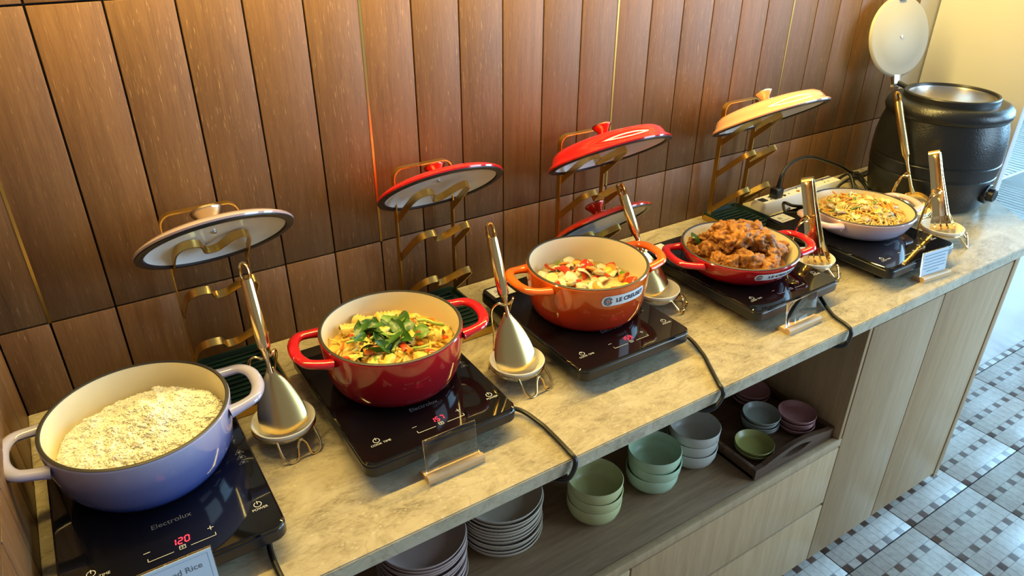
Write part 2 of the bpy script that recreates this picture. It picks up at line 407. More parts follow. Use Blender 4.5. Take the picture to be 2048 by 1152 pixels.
me_top = loft(MB(), [ring3(0.0012, 0.0445), ring3(0.0012, 0.0485), ring3(0.0035, CZ)]).mesh('glass_top', 25)
me_skirt = loft(MB(), [ring3(0.010, 0.024), ring3(0.0015, 0.0245), ring3(0.0, 0.027), ring3(0.0, 0.043), ring3(0.001, 0.0447)]).mesh('skirt', 25)
me_skirt.materials.append(mat('satin_black_skirt', (0.007,0.009,0.014), 0.28))
me_body = loft(MB(), [ring3(0.040, 0.010), ring3(0.030, 0.012), ring3(0.018, 0.027)]).mesh('housing', 30)
me_foot = MB().lathe([(0,0),(0.012,0),(0.014,0.004),(0.014,0.013),(0,0.013)], 16).mesh('foot', 30)
for me_, mt in ((me_top, 'blackglass'), (me_body, 'blackplastic'), (me_foot, 'blackplastic')): me_.materials.append(M[mt])
me_vent = MB().box(-0.0008, 0.0008, -0.002, 0.002, 0.014, 0.026).mesh('vent_slot', 0); me_vent.materials.append(mat('grey_vent', (0.05,0.05,0.055), 0.5))
def markings():
    m = MB(); z = CZ + 0.0003
    def bar(x0, x1, y0, y1): m.add([(x0,y0,z),(x1,y0,z),(x1,y1,z),(x0,y1,z)], [(0,1,2,3)])
    bar(0.176, 0.184, 0.0465, 0.0475); bar(0.1795, 0.1805, 0.043, 0.051); bar(0.097, 0.105, 0.0465, 0.0475)
    for x0, x1 in ((0.100, 0.131), (0.152, 0.184)): bar(x0, x1, 0.030, 0.0308)
    bar(0.100, 0.1008, 0.030, 0.036); bar(0.1832, 0.184, 0.030, 0.036)
    for x0, x1, y0, y1 in ((0.138,0.146,0.0295,0.0302),(0.138,0.146,0.0358,0.0365),(0.138,0.1387,0.0295,0.0365),(0.1453,0.146,0.0295,0.0365),(0.1417,0.1423,0.0295,0.0358),(0.138,0.146,0.0335,0.034)): bar(x0,x1,y0,y1)
    for cx, cy, txt, dx in ((0.245, 0.055, 'POWER', 0.001), (0.037, 0.050, 'COOK TIME', 0.004)):
        for k in range(22):
            if k in (5, 6) and cx > 0.1: continue
            a, b = 2*PI*k/22, 2*PI*(k+1)/22
            m.add([(cx+0.0055*math.cos(a),cy+0.0055*math.sin(a),z),(cx+0.0055*math.cos(b),cy+0.0055*math.sin(b),z),(cx+0.0045*math.cos(b),cy+0.0045*math.sin(b),z),(cx+0.0045*math.cos(a),cy+0.0045*math.sin(a),z)], [(0,1,2,3)])
        bar(cx-0.0005, cx+0.0005, cy+0.0005, cy+0.007)
        t = text_mb(txt, 0.0062); t.xform(Matrix.Translation((cx+dx, cy-0.0095, z))); m.add(t.v, t.f)
    return m.mesh('control_markings', 0)
def warnings():
    m = MB(); z = CZ + 0.0003
    for k in range(3):
        cx, cy = 0.251, 0.178 - k*0.0125
        P = [(cx-0.007, cy-0.0045), (cx+0.007, cy-0.0045), (cx, cy+0.0065)]
        for i in range(3):
            a = Vector(P[i]); b = Vector(P[(i+1)%3]); c = Vector((cx, cy-0.0008))
            m.add([(*a,z),(*b,z),(*(b+(c-b)*0.14),z),(*(a+(c-a)*0.14),z)], [(0,1,2,3)])
        m.box(cx-0.002, cx+0.002, cy-0.0028, cy+0.001, z-0.0001, z)
    for k in range(16): m.box(0.250, 0.2505+0.0015*((k*7)%3), 0.20+0.004*k, 0.202+0.004*k, z-0.0001, z)
    return m.mesh('warning_marks', 0)
me_mark = markings(); me_mark.materials.append(M['print'])
me_warn = warnings(); me_warn.materials.append(M['greyprint'])
t = text_mb('Electrolux', 0.0125); t.xform(Matrix.Translation((0.138, 0.088, CZ+0.0003))); me_logo = t.mesh('maker_name', 0); me_logo.materials.append(M['greyprint'])
def hotplate(x, yf, rz, label, digits, sticker, cordpts, dull=None):
    t = thing('induction_hotplate', label, 'hotplate', (x, yf, 0), rz)
    link('glass_top', me_top, None, t); link('skirt', me_skirt, None, t); link('housing', me_body, None, t)
    for fx, fy in ((0.05,0.05),(CW-0.05,0.05),(0.05,CD-0.05),(CW-0.05,CD-0.05)):
        o = link('foot', me_foot, None, t); o.location = (fx, fy, 0)
    for k in range(8):
        o = link('vent_slot', me_vent, None, t); o.location = (0.0255, 0.20+k*0.011, 0)
    link('control_markings', me_mark, None, t)['kind'] = 'stuff'; link('warning_marks', me_warn, None, t); link('maker_name', me_logo, None, t)
    if digits:
        segdigits(digits, 0.0105, MB(), 0.130, 0.040, CZ+0.0003).build('display_digits', M['led'], t, 0)
    if sticker:
        s = MB().box(0.012, 0.062, 0.312, 0.352, CZ+0.0001, CZ+0.0006).build('paper_sticker', M['sticker'], t, 0)
        k = MB()
        ang = [2*PI*i/20 for i in range(20)]
        for i in range(20):
            a, b = ang[i], ang[(i+1)%20]
            k.add([(0.028+0.006*math.cos(a),0.334+0.006*math.sin(a),CZ+.0009),(0.028+0.006*math.cos(b),0.334+0.006*math.sin(b),CZ+.0009),(0.028+0.0048*math.cos(b),0.334+0.0048*math.sin(b),CZ+.0009),(0.028+0.0048*math.cos(a),0.334+0.0048*math.sin(a),CZ+.0009)], [(0,1,2,3)])
        k.box(0.026,0.030,0.3325,0.3355,CZ+.0007,CZ+.0009); k.box(0.018,0.050,0.319,0.3205,CZ+.0007,CZ+.0009)
        k.build('sticker_print', M['ink'], s, 0)
    if cordpts:
        c = MB().tube(catmull(cordpts, 8), 0.0042, 10).build('power_cord', M['cord'], t)
        Mi = (Matrix.Translation((x, yf, 0)) @ Matrix.Rotation(rz, 4, 'Z')).inverted()
        c.matrix_parent_inverse = Mi
    return t
hotplate(-0.052, -0.532, 0, 'black induction hotplate under the blue pot, its display reading 120', '120', False,
         [(0.190,-0.44,0.016),(0.197,-0.485,0.008),(0.190,-0.523,0.005),(0.189,-0.575,0.005),(0.195,-0.600,0.002),(0.197,-0.607,-0.012),(0.196,-0.606,-0.03),(0.192,-0.59,-0.036),(0.19,-0.55,-0.038)])
hotplate(0.3485, -0.493, 0, 'black induction hotplate under the deep red pot, its display reading 157', '157', False,
         [(0.595,-0.43,0.018),(0.641,-0.455,0.010),(0.655,-0.500,0.006),(0.657,-0.532,0.005),(0.655,-0.585,0.005),(0.655,-0.602,0.001),(0.651,-0.606,-0.015),(0.640,-0.605,-0.030),(0.628,-0.59,-0.036),(0.60,-0.55,-0.038)])
hotplate(0.766, -0.475, 0, 'black induction hotplate under the orange pot, its display reading 159', '159', True,
         [(1.015,-0.42,0.018),(1.058,-0.441,0.010),(1.045,-0.500,0.006),(1.026,-0.537,0.005),(0.998,-0.587,0.005),(0.994,-0.602,0.001),(0.990,-0.606,-0.012),(0.972,-0.605,-0.030),(0.955,-0.59,-0.036),(0.93,-0.55,-0.038)])
hotplate(1.195, -0.503, 0, 'black induction hotplate under the shallow red pan of fried chicken', None, True,
         [(1.44,-0.44,0.018),(1.435,-0.475,0.012),(1.423,-0.495,0.007),(1.390,-0.547,0.005),(1.379,-0.588,0.005),(1.375,-0.602,0.001),(1.372,-0.606,-0.012),(1.362,-0.605,-0.030),(1.348,-0.59,-0.036),(1.32,-0.55,-0.038)])
hotplate(1.598, -0.540, 0.0, 'black induction hotplate under the pale lilac pan of noodles', None, True, None)

# ------------------------------------------------------------------ pots and pans
def pot(name, label, cat, c, r, rb, h, ang, prof, mt, sticker=None, hz=None):
    t = thing(name, label, cat, (c[0], c[1], CZ-0.0002), ang)
    outer = [(0,0)] + prof + [(r-0.0008, h-0.003), (r-0.0025, h-0.001)]
    MB().lathe(outer, 96).build('pot_body', mt, t)
    MB().lathe([(r-0.0025,h-0.0012),(r-0.0015,h+0.0002),(r-0.003,h+0.001),(r-0.006,h+0.001),(r-0.0072,h-0.0005)], 96).build('rim', M['rim'], t)
    inn = [(r-0.0070,h-0.0004)] + [(max(a-0.0075,0.0), max(z, 0.008)) for a, z in reversed(prof[1:])] + [(rb*0.8, 0.0075), (0, 0.0075)]
    MB().lathe(inn, 96).build('enamel_lining', M['enamel_in'], t)
    hz = hz or h-0.014
    for sg in (-1, 1):
        w_ = 0.050
        xe = math.sqrt((r-0.0015)**2-(w_+0.002)**2)
        P = [(xe, -w_-0.002, hz-0.003), (r+0.004, -w_, hz-0.001), (r+0.026, -w_*0.86, hz+0.002), (r+0.0375, -w_*0.45, hz+0.004), (r+0.040, 0, hz+0.0045),
             (r+0.0375, w_*0.45, hz+0.004), (r+0.026, w_*0.86, hz+0.002), (r+0.004, w_, hz-0.001), (xe, w_+0.002, hz-0.003)]
        P = [(sg*x, sg*y, z) for x, y, z in P]
        sec = [(math.cos(2*PI*k/14)*0.0095, math.sin(2*PI*k/14)*0.0068) for k in range(14)]
        pts = catmull(P, 6); n = len(pts)
        rr = [1.0 + 0.30*max(0, 1-min(i, n-1-i)/8.0)**1.5 for i in range(n)]
        MB().sweep(pts, sec, rr, up=(0,0,1)).build('handle', mt, t)
    if sticker:
        a0, zc, L, H = sticker
        def rad(z):
            for (ra, za), (rb2, zb2) in zip(prof[:-1], prof[1:]):
                if za <= z <= zb2: return ra + (rb2-ra)*(z-za)/(zb2-za)
            return r-0.0008
        #                        # centre angle (world), height, length, height, radius function
        def wrap(mb_, off):
            mb_.v = [((rad(zc+y)+off)*math.cos(a0-ang+x/rad(zc)), (rad(zc+y)+off)*math.sin(a0-ang+x/rad(zc)), zc+y) for x, y, z in mb_.v]; return mb_
        g = MB(); N = 40; vs = []; fs = []
        for i in range(N+1):
            x = -L/2 + L*i/N; e = min(1.0, math.sqrt(max(0.0, 1-(max(0, abs(x)-(L/2-H/2))/(H/2))**2)))
            for j in range(5): vs.append((x, (j/4-0.5)*H*e, 0))
        for i in range(N):
            for j in range(4): fs.append((i*5+j, (i+1)*5+j, (i+1)*5+j+1, i*5+j+1))
        g.add(vs, fs); s = wrap(g, 0.0009).build('name_label', M['sticker'], t)
        tx = text_mb('LE CREUSET', H*0.56, 'CENTER', 0.0, H*0.018); wd = max(q[0] for q in tx.v)-min(q[0] for q in tx.v)
        kx = (L*0.66)/wd; tx.v = [(x*kx + L*0.115, y, 0) for x, y, z in tx.v]
        wrap(tx, 0.0015).build('label_lettering', M['ink'], s, 0)
        def ringm(r0, r1, a_from=0, a_to=2*PI):
            q = MB(); K = 28; cx = -L/2 + H*0.62
            for i in range(K):
                a = a_from+(a_to-a_from)*i/K; b = a_from+(a_to-a_from)*(i+1)/K
                q.add([(cx+r1*math.cos(a),r1*math.sin(a),0),(cx+r1*math.cos(b),r1*math.sin(b),0),(cx+r0*math.cos(b),r0*math.sin(b),0),(cx+r0*math.cos(a),r0*math.sin(a),0)], [(0,1,2,3)])
            return q
        lg = ringm(H*0.33, H*0.40, 0.25, 2*PI-0.25); k2 = ringm(H*0.20, H*0.27); lg.add(k2.v, k2.f)
        wrap(lg, 0.0015).build('label_emblem', M['ink'], s, 0)
        wrap(ringm(H*0.0, H*0.12), 0.0015).build('emblem_dot', M['orangeink'], s, 0)
    return t
def deep(r, rb, h): return [(rb-0.012,0.0),(rb-0.002,0.0015),(rb+0.006,0.006),(rb+0.011,0.014),(rb+(r-rb)*0.72,h*0.32),(rb+(r-rb)*0.90,h*0.66),(r-0.0012,h-0.010)]
def shallow(r, rb, h): return [(rb-0.010,0.0),(rb,0.0015),(rb+(r-rb)*0.38,h*0.14),(rb+(r-rb)*0.66,h*0.36),(rb+(r-rb)*0.86,h*0.64),(r-0.0012,h-0.006)]
P1 = (0.085,-0.310,0.1265,0.100); P2 = (0.486,-0.296,0.1230,0.102); P3 = (0.915,-0.290,0.1235,0.105); P4 = (1.315,-0.336,0.131,0.058); P5 = (1.748,-0.347,0.128,0.058)
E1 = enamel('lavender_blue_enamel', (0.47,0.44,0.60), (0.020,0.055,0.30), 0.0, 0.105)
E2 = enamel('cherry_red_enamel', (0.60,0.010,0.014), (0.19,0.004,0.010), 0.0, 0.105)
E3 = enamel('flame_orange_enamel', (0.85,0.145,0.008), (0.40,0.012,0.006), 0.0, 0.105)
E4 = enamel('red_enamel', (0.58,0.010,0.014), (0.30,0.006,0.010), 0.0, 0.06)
E5 = enamel('shell_pink_enamel', (0.78,0.50,0.46), (0.62,0.55,0.72), 0.02, 0.05)
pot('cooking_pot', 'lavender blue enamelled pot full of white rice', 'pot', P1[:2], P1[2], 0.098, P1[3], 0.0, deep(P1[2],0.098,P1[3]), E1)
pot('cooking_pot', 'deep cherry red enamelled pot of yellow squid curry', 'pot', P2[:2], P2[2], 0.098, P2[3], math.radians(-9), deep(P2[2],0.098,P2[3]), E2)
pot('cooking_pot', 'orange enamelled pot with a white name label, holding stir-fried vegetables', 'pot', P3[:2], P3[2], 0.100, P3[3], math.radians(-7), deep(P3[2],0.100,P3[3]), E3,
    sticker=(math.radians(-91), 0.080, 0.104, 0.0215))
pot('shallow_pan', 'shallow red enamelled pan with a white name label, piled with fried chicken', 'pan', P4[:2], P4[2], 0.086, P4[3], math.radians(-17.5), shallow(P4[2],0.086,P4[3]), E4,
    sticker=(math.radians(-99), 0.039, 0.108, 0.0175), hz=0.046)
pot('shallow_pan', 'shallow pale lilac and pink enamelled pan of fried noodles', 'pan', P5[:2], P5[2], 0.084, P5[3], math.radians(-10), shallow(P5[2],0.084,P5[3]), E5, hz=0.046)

# ------------------------------------------------------------------ lid stands and lids
SW, SYU = 0.128, -0.036
def band(pts, width_dir, wd=0.0135, th=0.0026):
    sec = [(-th/2,-wd/2),(th/2,-wd/2),(th/2,wd/2),(-th/2,wd/2)]
    return MB().sweep(pts, sec, 1.0, up=width_dir)
def arc(cx, cy, r, a0, a1, n=6): return [(cx+r*math.cos(a0+(a1-a0)*k/n), cy+r*math.sin(a0+(a1-a0)*k/n)) for k in range(n+1)]
def lid_stand(x0, label, dep=-0.205):
    t = thing('lid_stand', label, 'rack', (x0, 0, 0))
    r = 0.02; H = 0.325
    P = [(0, 0.004)] + [(0, 0.1), (0, H-r)] + arc(r, H-r, r, PI, PI/2)[1:] + arc(SW-r, H-r, r, PI/2, 0) + [(SW, 0.1), (SW, 0.004)]
    band([(x, SYU, z) for x, z in P], (0,1,0)).build('frame', M['brass'], t)
    sl = math.radians(43); D = Vector((0, -math.cos(sl), math.sin(sl))); N = Vector((0, math.sin(sl), math.cos(sl)))
    q = [(0.002, 0.0), (0.003, 0.05), (0.006, 0.100), (0.016, 0.121), (0.030, 0.125), (0.043, 0.118), (0.048, 0.100), (0.052, 0.084), (0.062, 0.079), (0.074, 0.084), (0.085, 0.102), (0.097, 0.119), (0.112, 0.125), (0.122, 0.112), (SW-0.003, 0.088), (SW-0.002, 0.05), (SW-0.002, 0.0)]
    for z in (0.217, 0.131, 0.030):
        base = Vector((0, SYU, z)); pts = catmull([base + Vector((x,0,0)) + D*s for x, s in q], 4)
        band(pts, N).build('arm', M['brass'], t)
    B_ = rrect(-0.006, SW+0.006, dep, -0.012, 0.014, 5)
    pts = [(x, y, 0.0085) for x, y in B_]
    MB().sweep(pts, [(-0.0014,-0.008),(0.0014,-0.008),(0.0014,0.008),(-0.0014,0.008)], 1.0, up=(0,0,1), closed=True).build('base_band', M['brass'], t)
    tr = MB()
    o1 = [(x, y, 0.002) for x, y in rrect(-0.004, SW+0.004, dep+0.002, -0.014, 0.012, 5)]; o2 = [(x, y, 0.0195) for x, y, z in o1]
    i1 = [(x, y, 0.0195) for x, y in rrect(0.0, SW, dep+0.006, -0.018, 0.010, 5)]; i2 = [(x, y, 0.011) for x, y in rrect(0.003, SW-0.003, dep+0.009, -0.021, 0.009, 5)]
    loft(tr, [o1, o2, i1, i2]); tb = tr.build('drip_tray', M['greentray'], t)
    for k in range(int((-0.03-dep-0.014)/0.0145)+1):
        y = dep + 0.015 + k*0.0145
        MB().bbox(0.012, SW-0.012, y-0.0028, y+0.0028, 0.0105, 0.0150, 0.001).build('rib', M['greentray'], tb)
    return t
lid_stand(0.197, 'brass lid stand with a green tray holding the lavender lid')
lid_stand(0.622, 'brass lid stand holding one red lid behind the cherry red pot')
lid_stand(1.026, 'brass lid stand holding two lids behind the orange pot')
lid_stand(1.548, 'brass lid stand holding the pale pink lid beside the power strip', -0.172)
def lid(c, tilt, yaw, r, col_mat, knob_mat, label, dome, kn=1.0):
    t = thing('pot_lid', label, 'lid')
    # local: rim plane at z=0, dome towards +z
    if dome: pr = [(r, 0.0), (r+0.001, 0.003), (r-0.001, 0.0055), (r*0.94, 0.010), (r*0.915, 0.017), (r*0.88, 0.026), (r*0.80, 0.0335), (r*0.60, 0.039), (r*0.30, 0.0415), (0, 0.042)]
    else: pr = [(r, 0.0), (r+0.001, 0.003), (r-0.001, 0.006), (r*0.95, 0.009), (r*0.90, 0.0125), (r*0.75, 0.0165), (r*0.5, 0.020), (r*0.25, 0.022), (0, 0.0225)]
    top = pr[-1][1]
    MB().lathe(pr, 80).build('lid_shell', col_mat, t)
    MB().lathe([(r, 0.0003), (r-0.001, -0.002), (r-0.007, -0.0035), (r-0.0125, -0.0025), (r-0.0145, 0.001)], 80).build('iron_rim', M['lidrim'], t)
    MB().lathe([(r-0.014, 0.0005)] + [(a*0.88, z-0.0045) for a, z in pr[4:]], 80).build('underside', M['lid_in'], t)
    MB().lathe([(0.0,top-0.005),(0.0045,top-0.005),(0.0045,top-0.0075),(0,top-0.0078)], 14).build('knob_screw', M['steel'], t)
    k = kn
    MB().lathe([(0,top-0.001),(0.009*k,top-0.001),(0.0095*k,top+0.003*k),(0.013*k,top+0.012*k),(0.0205*k,top+0.0215*k),(0.0215*k,top+0.0245*k),(0.020*k,top+0.027*k),(0.012*k,top+0.028*k),(0,top+0.028*k)], 40).build('knob', knob_mat, t)
    u = Vector((math.cos(yaw), math.sin(yaw), 0)); w0 = Vector((-math.sin(yaw), math.cos(yaw), 0))
    wv = w0*math.sin(tilt) + Vector((0,0,-math.cos(tilt)))     # towards the wall and down
    n = u.cross(wv); n = n if n.z > 0 else -n
    yv = n.cross(u)
    R = Matrix((u, yv, n)).transposed().to_4x4()
    t.matrix_world = Matrix.Translation(Vector(c) + n*0.004) @ R
    return t
def plain_enamel(name, c):
    m_ = mat(name, c, 0.12); b = bsdf(m_); b.inputs['Coat Weight'].default_value = 0.6; b.inputs['Coat Roughness'].default_value = 0.06; return m_
R_ = math.radians
LL = plain_enamel('lavender_lid', (0.40,0.30,0.36)); LR = plain_enamel('cherry_lid', (0.55,0.008,0.012)); LP = plain_enamel('pink_lid', (0.82,0.40,0.27)); LO = plain_enamel('orange_red_lid', (0.62,0.03,0.008))
KR = mat('red_tinted_knob', (0.55,0.16,0.12), 0.22, 1.0); KB = mat('brushed_knob', (0.62,0.52,0.38), 0.25, 1.0)
lid((0.265,-0.141,0.298), R_(52.5), R_(2), 0.125, LL, KB, 'pale lavender lid with a steel knob, tilted on its brass stand', False, 1.25)
lid((0.687,-0.114,0.292), R_(54), R_(-4), 0.125, LR, KR, 'flat red lid tilted on the stand behind the cherry red pot', False)
lid((1.071,-0.156,0.302), R_(58.8), R_(-1.4), 0.135, LR, KR, 'domed bright red lid on the top arm behind the orange pot', True)
lid((1.574,-0.162,0.309), R_(59.8), 0.0, 0.141, LP, KB, 'domed pale pink lid tilted on its brass stand', True)
lid((1.100,-0.116,0.120), R_(50), 0.0, 0.120, LO, KR, 'orange-red lid on the lowest arm behind the orange pot', False, 1.15)

# ------------------------------------------------------------------ utensil rests, spoons, ladle, tongs
def wire(m, pts, r=0.0022): m.tube(catmull(pts, 6), r, 8)
def spoon_rest(c, rz, label, high=0.150, wmat='gold'):
    t = thing('utensil_rest', label, 'utensil rest', (c[0], c[1], 0), rz)
    MB().lathe([(0,0.010),(0.026,0.010),(0.036,0.015),(0.046,0.027),(0.0505,0.0385),(0.0515,0.0405),(0.0500,0.0415),(0.0475,0.039),(0.042,0.027),(0.033,0.0185),(0.022,0.0155),(0,0.015)], 48).build('dish', M['white'], t)
    w_ = MB()
    w_.tube([(0.0495*math.cos(2*PI*k/40), 0.0495*math.sin(2*PI*k/40), 0.0305) for k in range(40)], 0.0022, 8, closed=True)
    # front foot: M-shaped loop standing on the worktop
    wire(w_, [(-0.030,-0.040,0.0305),(-0.030,-0.058,0.012),(-0.022,-0.066,0.0025),(-0.010,-0.066,0.004),(-0.004,-0.060,0.024),(0.003,-0.057,0.031),(0.010,-0.060,0.024),(0.014,-0.066,0.004),(0.026,-0.066,0.0025),(0.034,-0.056,0.012),(0.034,-0.036,0.0305)])
    # rear holder: two wires rising, crossing over the neck and curling back
    for s in (-1, 1):
        wire(w_, [(s*0.030,0.0395,0.0305),(s*0.026,0.052,0.010),(s*0.020,0.056,0.0025),(s*0.013,0.054,0.020),(s*0.013,0.052,0.075),(s*0.019,0.049,high*0.72),(s*0.023,0.044,high*0.90),(s*0.018,0.034,high),(s*0.008,0.026,high*0.985),(s*0.003,0.030,high*0.96)])
    w_.build('wire_frame', M[wmat], t)
    return t
spoon_rest((0.283,-0.298), 0.12, 'gold wire utensil rest with white dish between the rice pot and cherry red pot')
spoon_rest((0.700,-0.363), 0.12, 'gold wire utensil rest with white dish between the cherry red and orange pots')
spoon_rest((1.108,-0.297), 0.6, 'gold wire utensil rest with white dish beside the orange pot and the chicken', 0.13)
spoon_rest((1.527,-0.384), 0.5, 'gold wire utensil rest with white dish between the chicken and the noodles', 0.13)
spoon_rest((2.012,-0.335), 0.3, 'gold wire utensil rest with white dish holding the ladle by the black urn', 0.13)
spoon_rest((1.965,-0.452), 0.5, 'gold wire utensil rest with white dish holding tongs beside the noodles', 0.13)
def frame(A, T_, face):
    A = Vector(A); T_ = Vector(T_); d = (T_-A).normalized(); f_ = Vector(face); f_ = (f_ - f_.dot(d)*d).normalized(); s = d.cross(f_)
    return Matrix((s, f_, d)).transposed().to_4x4(), A, (T_-A).length
def handle_parts(t, L, z_neck, mt, thick=0.0105):
    z0 = z_neck; z1 = L-0.033
    pts = [(0,0,z0),(0,0,z0+0.010),(0,0,z0+0.022),(0,0,z0+0.034),(0,0,z0+0.041),(0,0,z0+0.044),(0,0,(z0+z1)/2+0.03),(0,0,z1-0.004),(0,0,z1+0.002)]
    rr = [0.0045,0.0038,0.0042,0.0062,thick*0.80,thick*0.95,thick*1.05,thick*0.98,thick*0.88]
    MB().tube(pts, rr, 18).build('handle', mt, t)
    k = MB(); P = []
    for i in range(28):
        a = 2*PI*i/28; P.append((0.0066*math.cos(a), 0, z1+0.0125+0.0150*math.sin(a)))
    k.sweep(P, [(math.cos(2*PI*q/8)*0.0030, math.sin(2*PI*q/8)*0.0080) for q in range(8)], 1.0, up=(0,1,0), closed=True)
    k.build('hanging_eye', mt, t)
def turner(A, T_, label, face=(-0.25,-1,0.15)):
    R, A, L = frame(A, T_, face)
    t = thing('serving_turner', label, 'spoon'); t.matrix_world = Matrix.Translation(A) @ R
    prof = [(0.000,0.028,0.003),(0.003,0.034,0.003),(0.010,0.0385,0.002),(0.024,0.0400,0.0),(0.044,0.0375,-0.003),(0.064,0.0315,-0.004),(0.082,0.0235,-0.002),(0.094,0.0160,0.001),(0.103,0.0095,0.002),(0.112,0.0055,0.001)]
    vs = []; fs = []; n = 13
    for zz, hw, off in prof:
        for j in range(n):
            u = -1+2*j/(n-1); vs.append((u*hw, off+0.013*(1-u*u)*min(1,hw/0.035)-0.008, zz + (0.006*(u*u) if zz < 0.005 else 0)))
    for i in range(len(prof)-1):
        for j in range(n-1): fs.append((i*n+j, i*n+j+1, (i+1)*n+j+1, (i+1)*n+j))
    o = MB().add(vs, fs).build('blade', M['satin_gold'], t, 0)
    o.data.polygons.foreach_set('use_smooth', [True]*len(o.data.polygons))
    sm = o.modifiers.new('thick', 'SOLIDIFY'); sm.thickness = 0.0014; sb = o.modifiers.new('sub', 'SUBSURF'); sb.levels = 2; sb.render_levels = 2
    handle_parts(t, L, 0.104, M['gold'])
    return t
turner((0.280,-0.318,0.0245), (0.283,-0.213,0.295), 'gold serving turner with a wide blade in the rest beside the rice pot')
turner((0.695,-0.378,0.0245), (0.698,-0.270,0.286), 'gold serving turner with a wide blade between the cherry red and orange pots')
turner((1.104,-0.305,0.0245), (1.073,-0.186,0.258), 'gold serving turner with a wide blade behind the orange pot')
def ladle(A, T_, label):
    R, A, L = frame(A, T_, (-0.6,-1,0.3))
    t = thing('soup_ladle', label, 'ladle'); t.matrix_world = Matrix.Translation(A) @ R
    Rb = 0.043; pr = []
    for k in range(9): a = -PI/2 + (PI/2)*k/8*0.95; pr.append((Rb*math.cos(a), Rb*math.sin(a)*0.75))
    for k in range(8, -1, -1): a = -PI/2 + (PI/2)*k/8*0.95; pr.append(((Rb-0.0015)*math.cos(a), (Rb-0.0015)*math.sin(a)*0.75+0.0004))
    mb_ = MB().lathe(pr, 40)
    # open side towards the viewer
    mb_.xform(Matrix.Translation((0, 0.016, 0.022)) @ Matrix.Rotation(math.radians(-62), 4, 'X'))
    mb_.build('bowl', M['satin_gold'], t)
    MB().tube([(0,0.004,0.052),(0,0.0,0.075),(0,0,0.12)], [0.0065,0.0045,0.0040], 12).build('neck', M['satin_gold'], t)
    handle_parts(t, L, 0.118, M['satin_gold'], 0.0105)
    return t
ladle((2.025,-0.345,0.026), (2.040,-0.195,0.3285), 'gold ladle standing in its rest in front of the black urn')
def tongs(A, T_, label, spread=0.017):
    R, A, L = frame(A, T_, (0.30,-0.95,0.0))
    t = thing('serving_tongs', label, 'tongs'); t.matrix_world = Matrix.Translation(A) @ R
    for s in (-1, 1):
        P = [(s*0.006, 0, L), (s*0.010, 0, L-0.012), (s*0.011, 0, L*0.78), (s*0.014, 0, L*0.5), (s*spread, 0, L*0.22), (s*(spread+0.002), 0, L*0.13)]
        pts = catmull(P, 6); sec = [(-0.0030,-0.0130),(-0.0005,-0.0138),(0.0020,-0.0090),(0.0020,0.0090),(-0.0005,0.0138),(-0.0030,0.0130),(0.0,0.0085),(0.0,-0.0085)]
        n = len(pts); MB().sweep(pts, sec, [1.0+0.45*max(0, i/(n-1)-0.45)/0.55 for i in range(n)], up=(0,1,0)).build('arm', M['gold'], t)
        cl = MB()
        for k in range(4):
            y = (k-1.5)*0.0122
            q = catmull([(s*(spread+0.002), y*0.8, L*0.20), (s*(spread+0.002), y*1.1, L*0.09), (s*(spread-0.005), y*1.25, L*0.03), (s*(spread-0.014), y*1.2, 0.002)], 4)
            cl.sweep(q, [(-0.0009,-0.0046),(0.0009,-0.0046),(0.0009,0.0046),(-0.0009,0.0046)], 1.0, up=(0,1,0))
        cl.build('claw', M['gold'], t)
    q = [(0.0085*math.cos(a), 0, L-0.004+0.010*math.sin(a)) for a in [PI*k/12 for k in range(13)]]
    MB().sweep(q, [(-0.0012,-0.0130),(0.0012,-0.0130),(0.0012,0.0130),(-0.0012,0.0130)], 1.0, up=(0,1,0)).build('spring_bend', M['gold'], t)
    return t
tongs((1.537,-0.394,0.022), (1.555,-0.310,0.204), 'polished gold tongs standing in the rest beside the fried chicken')
tongs((1.978,-0.450,0.022), (1.995,-0.364,0.207), 'polished gold tongs standing in the rest beside the noodles, near the ladle')

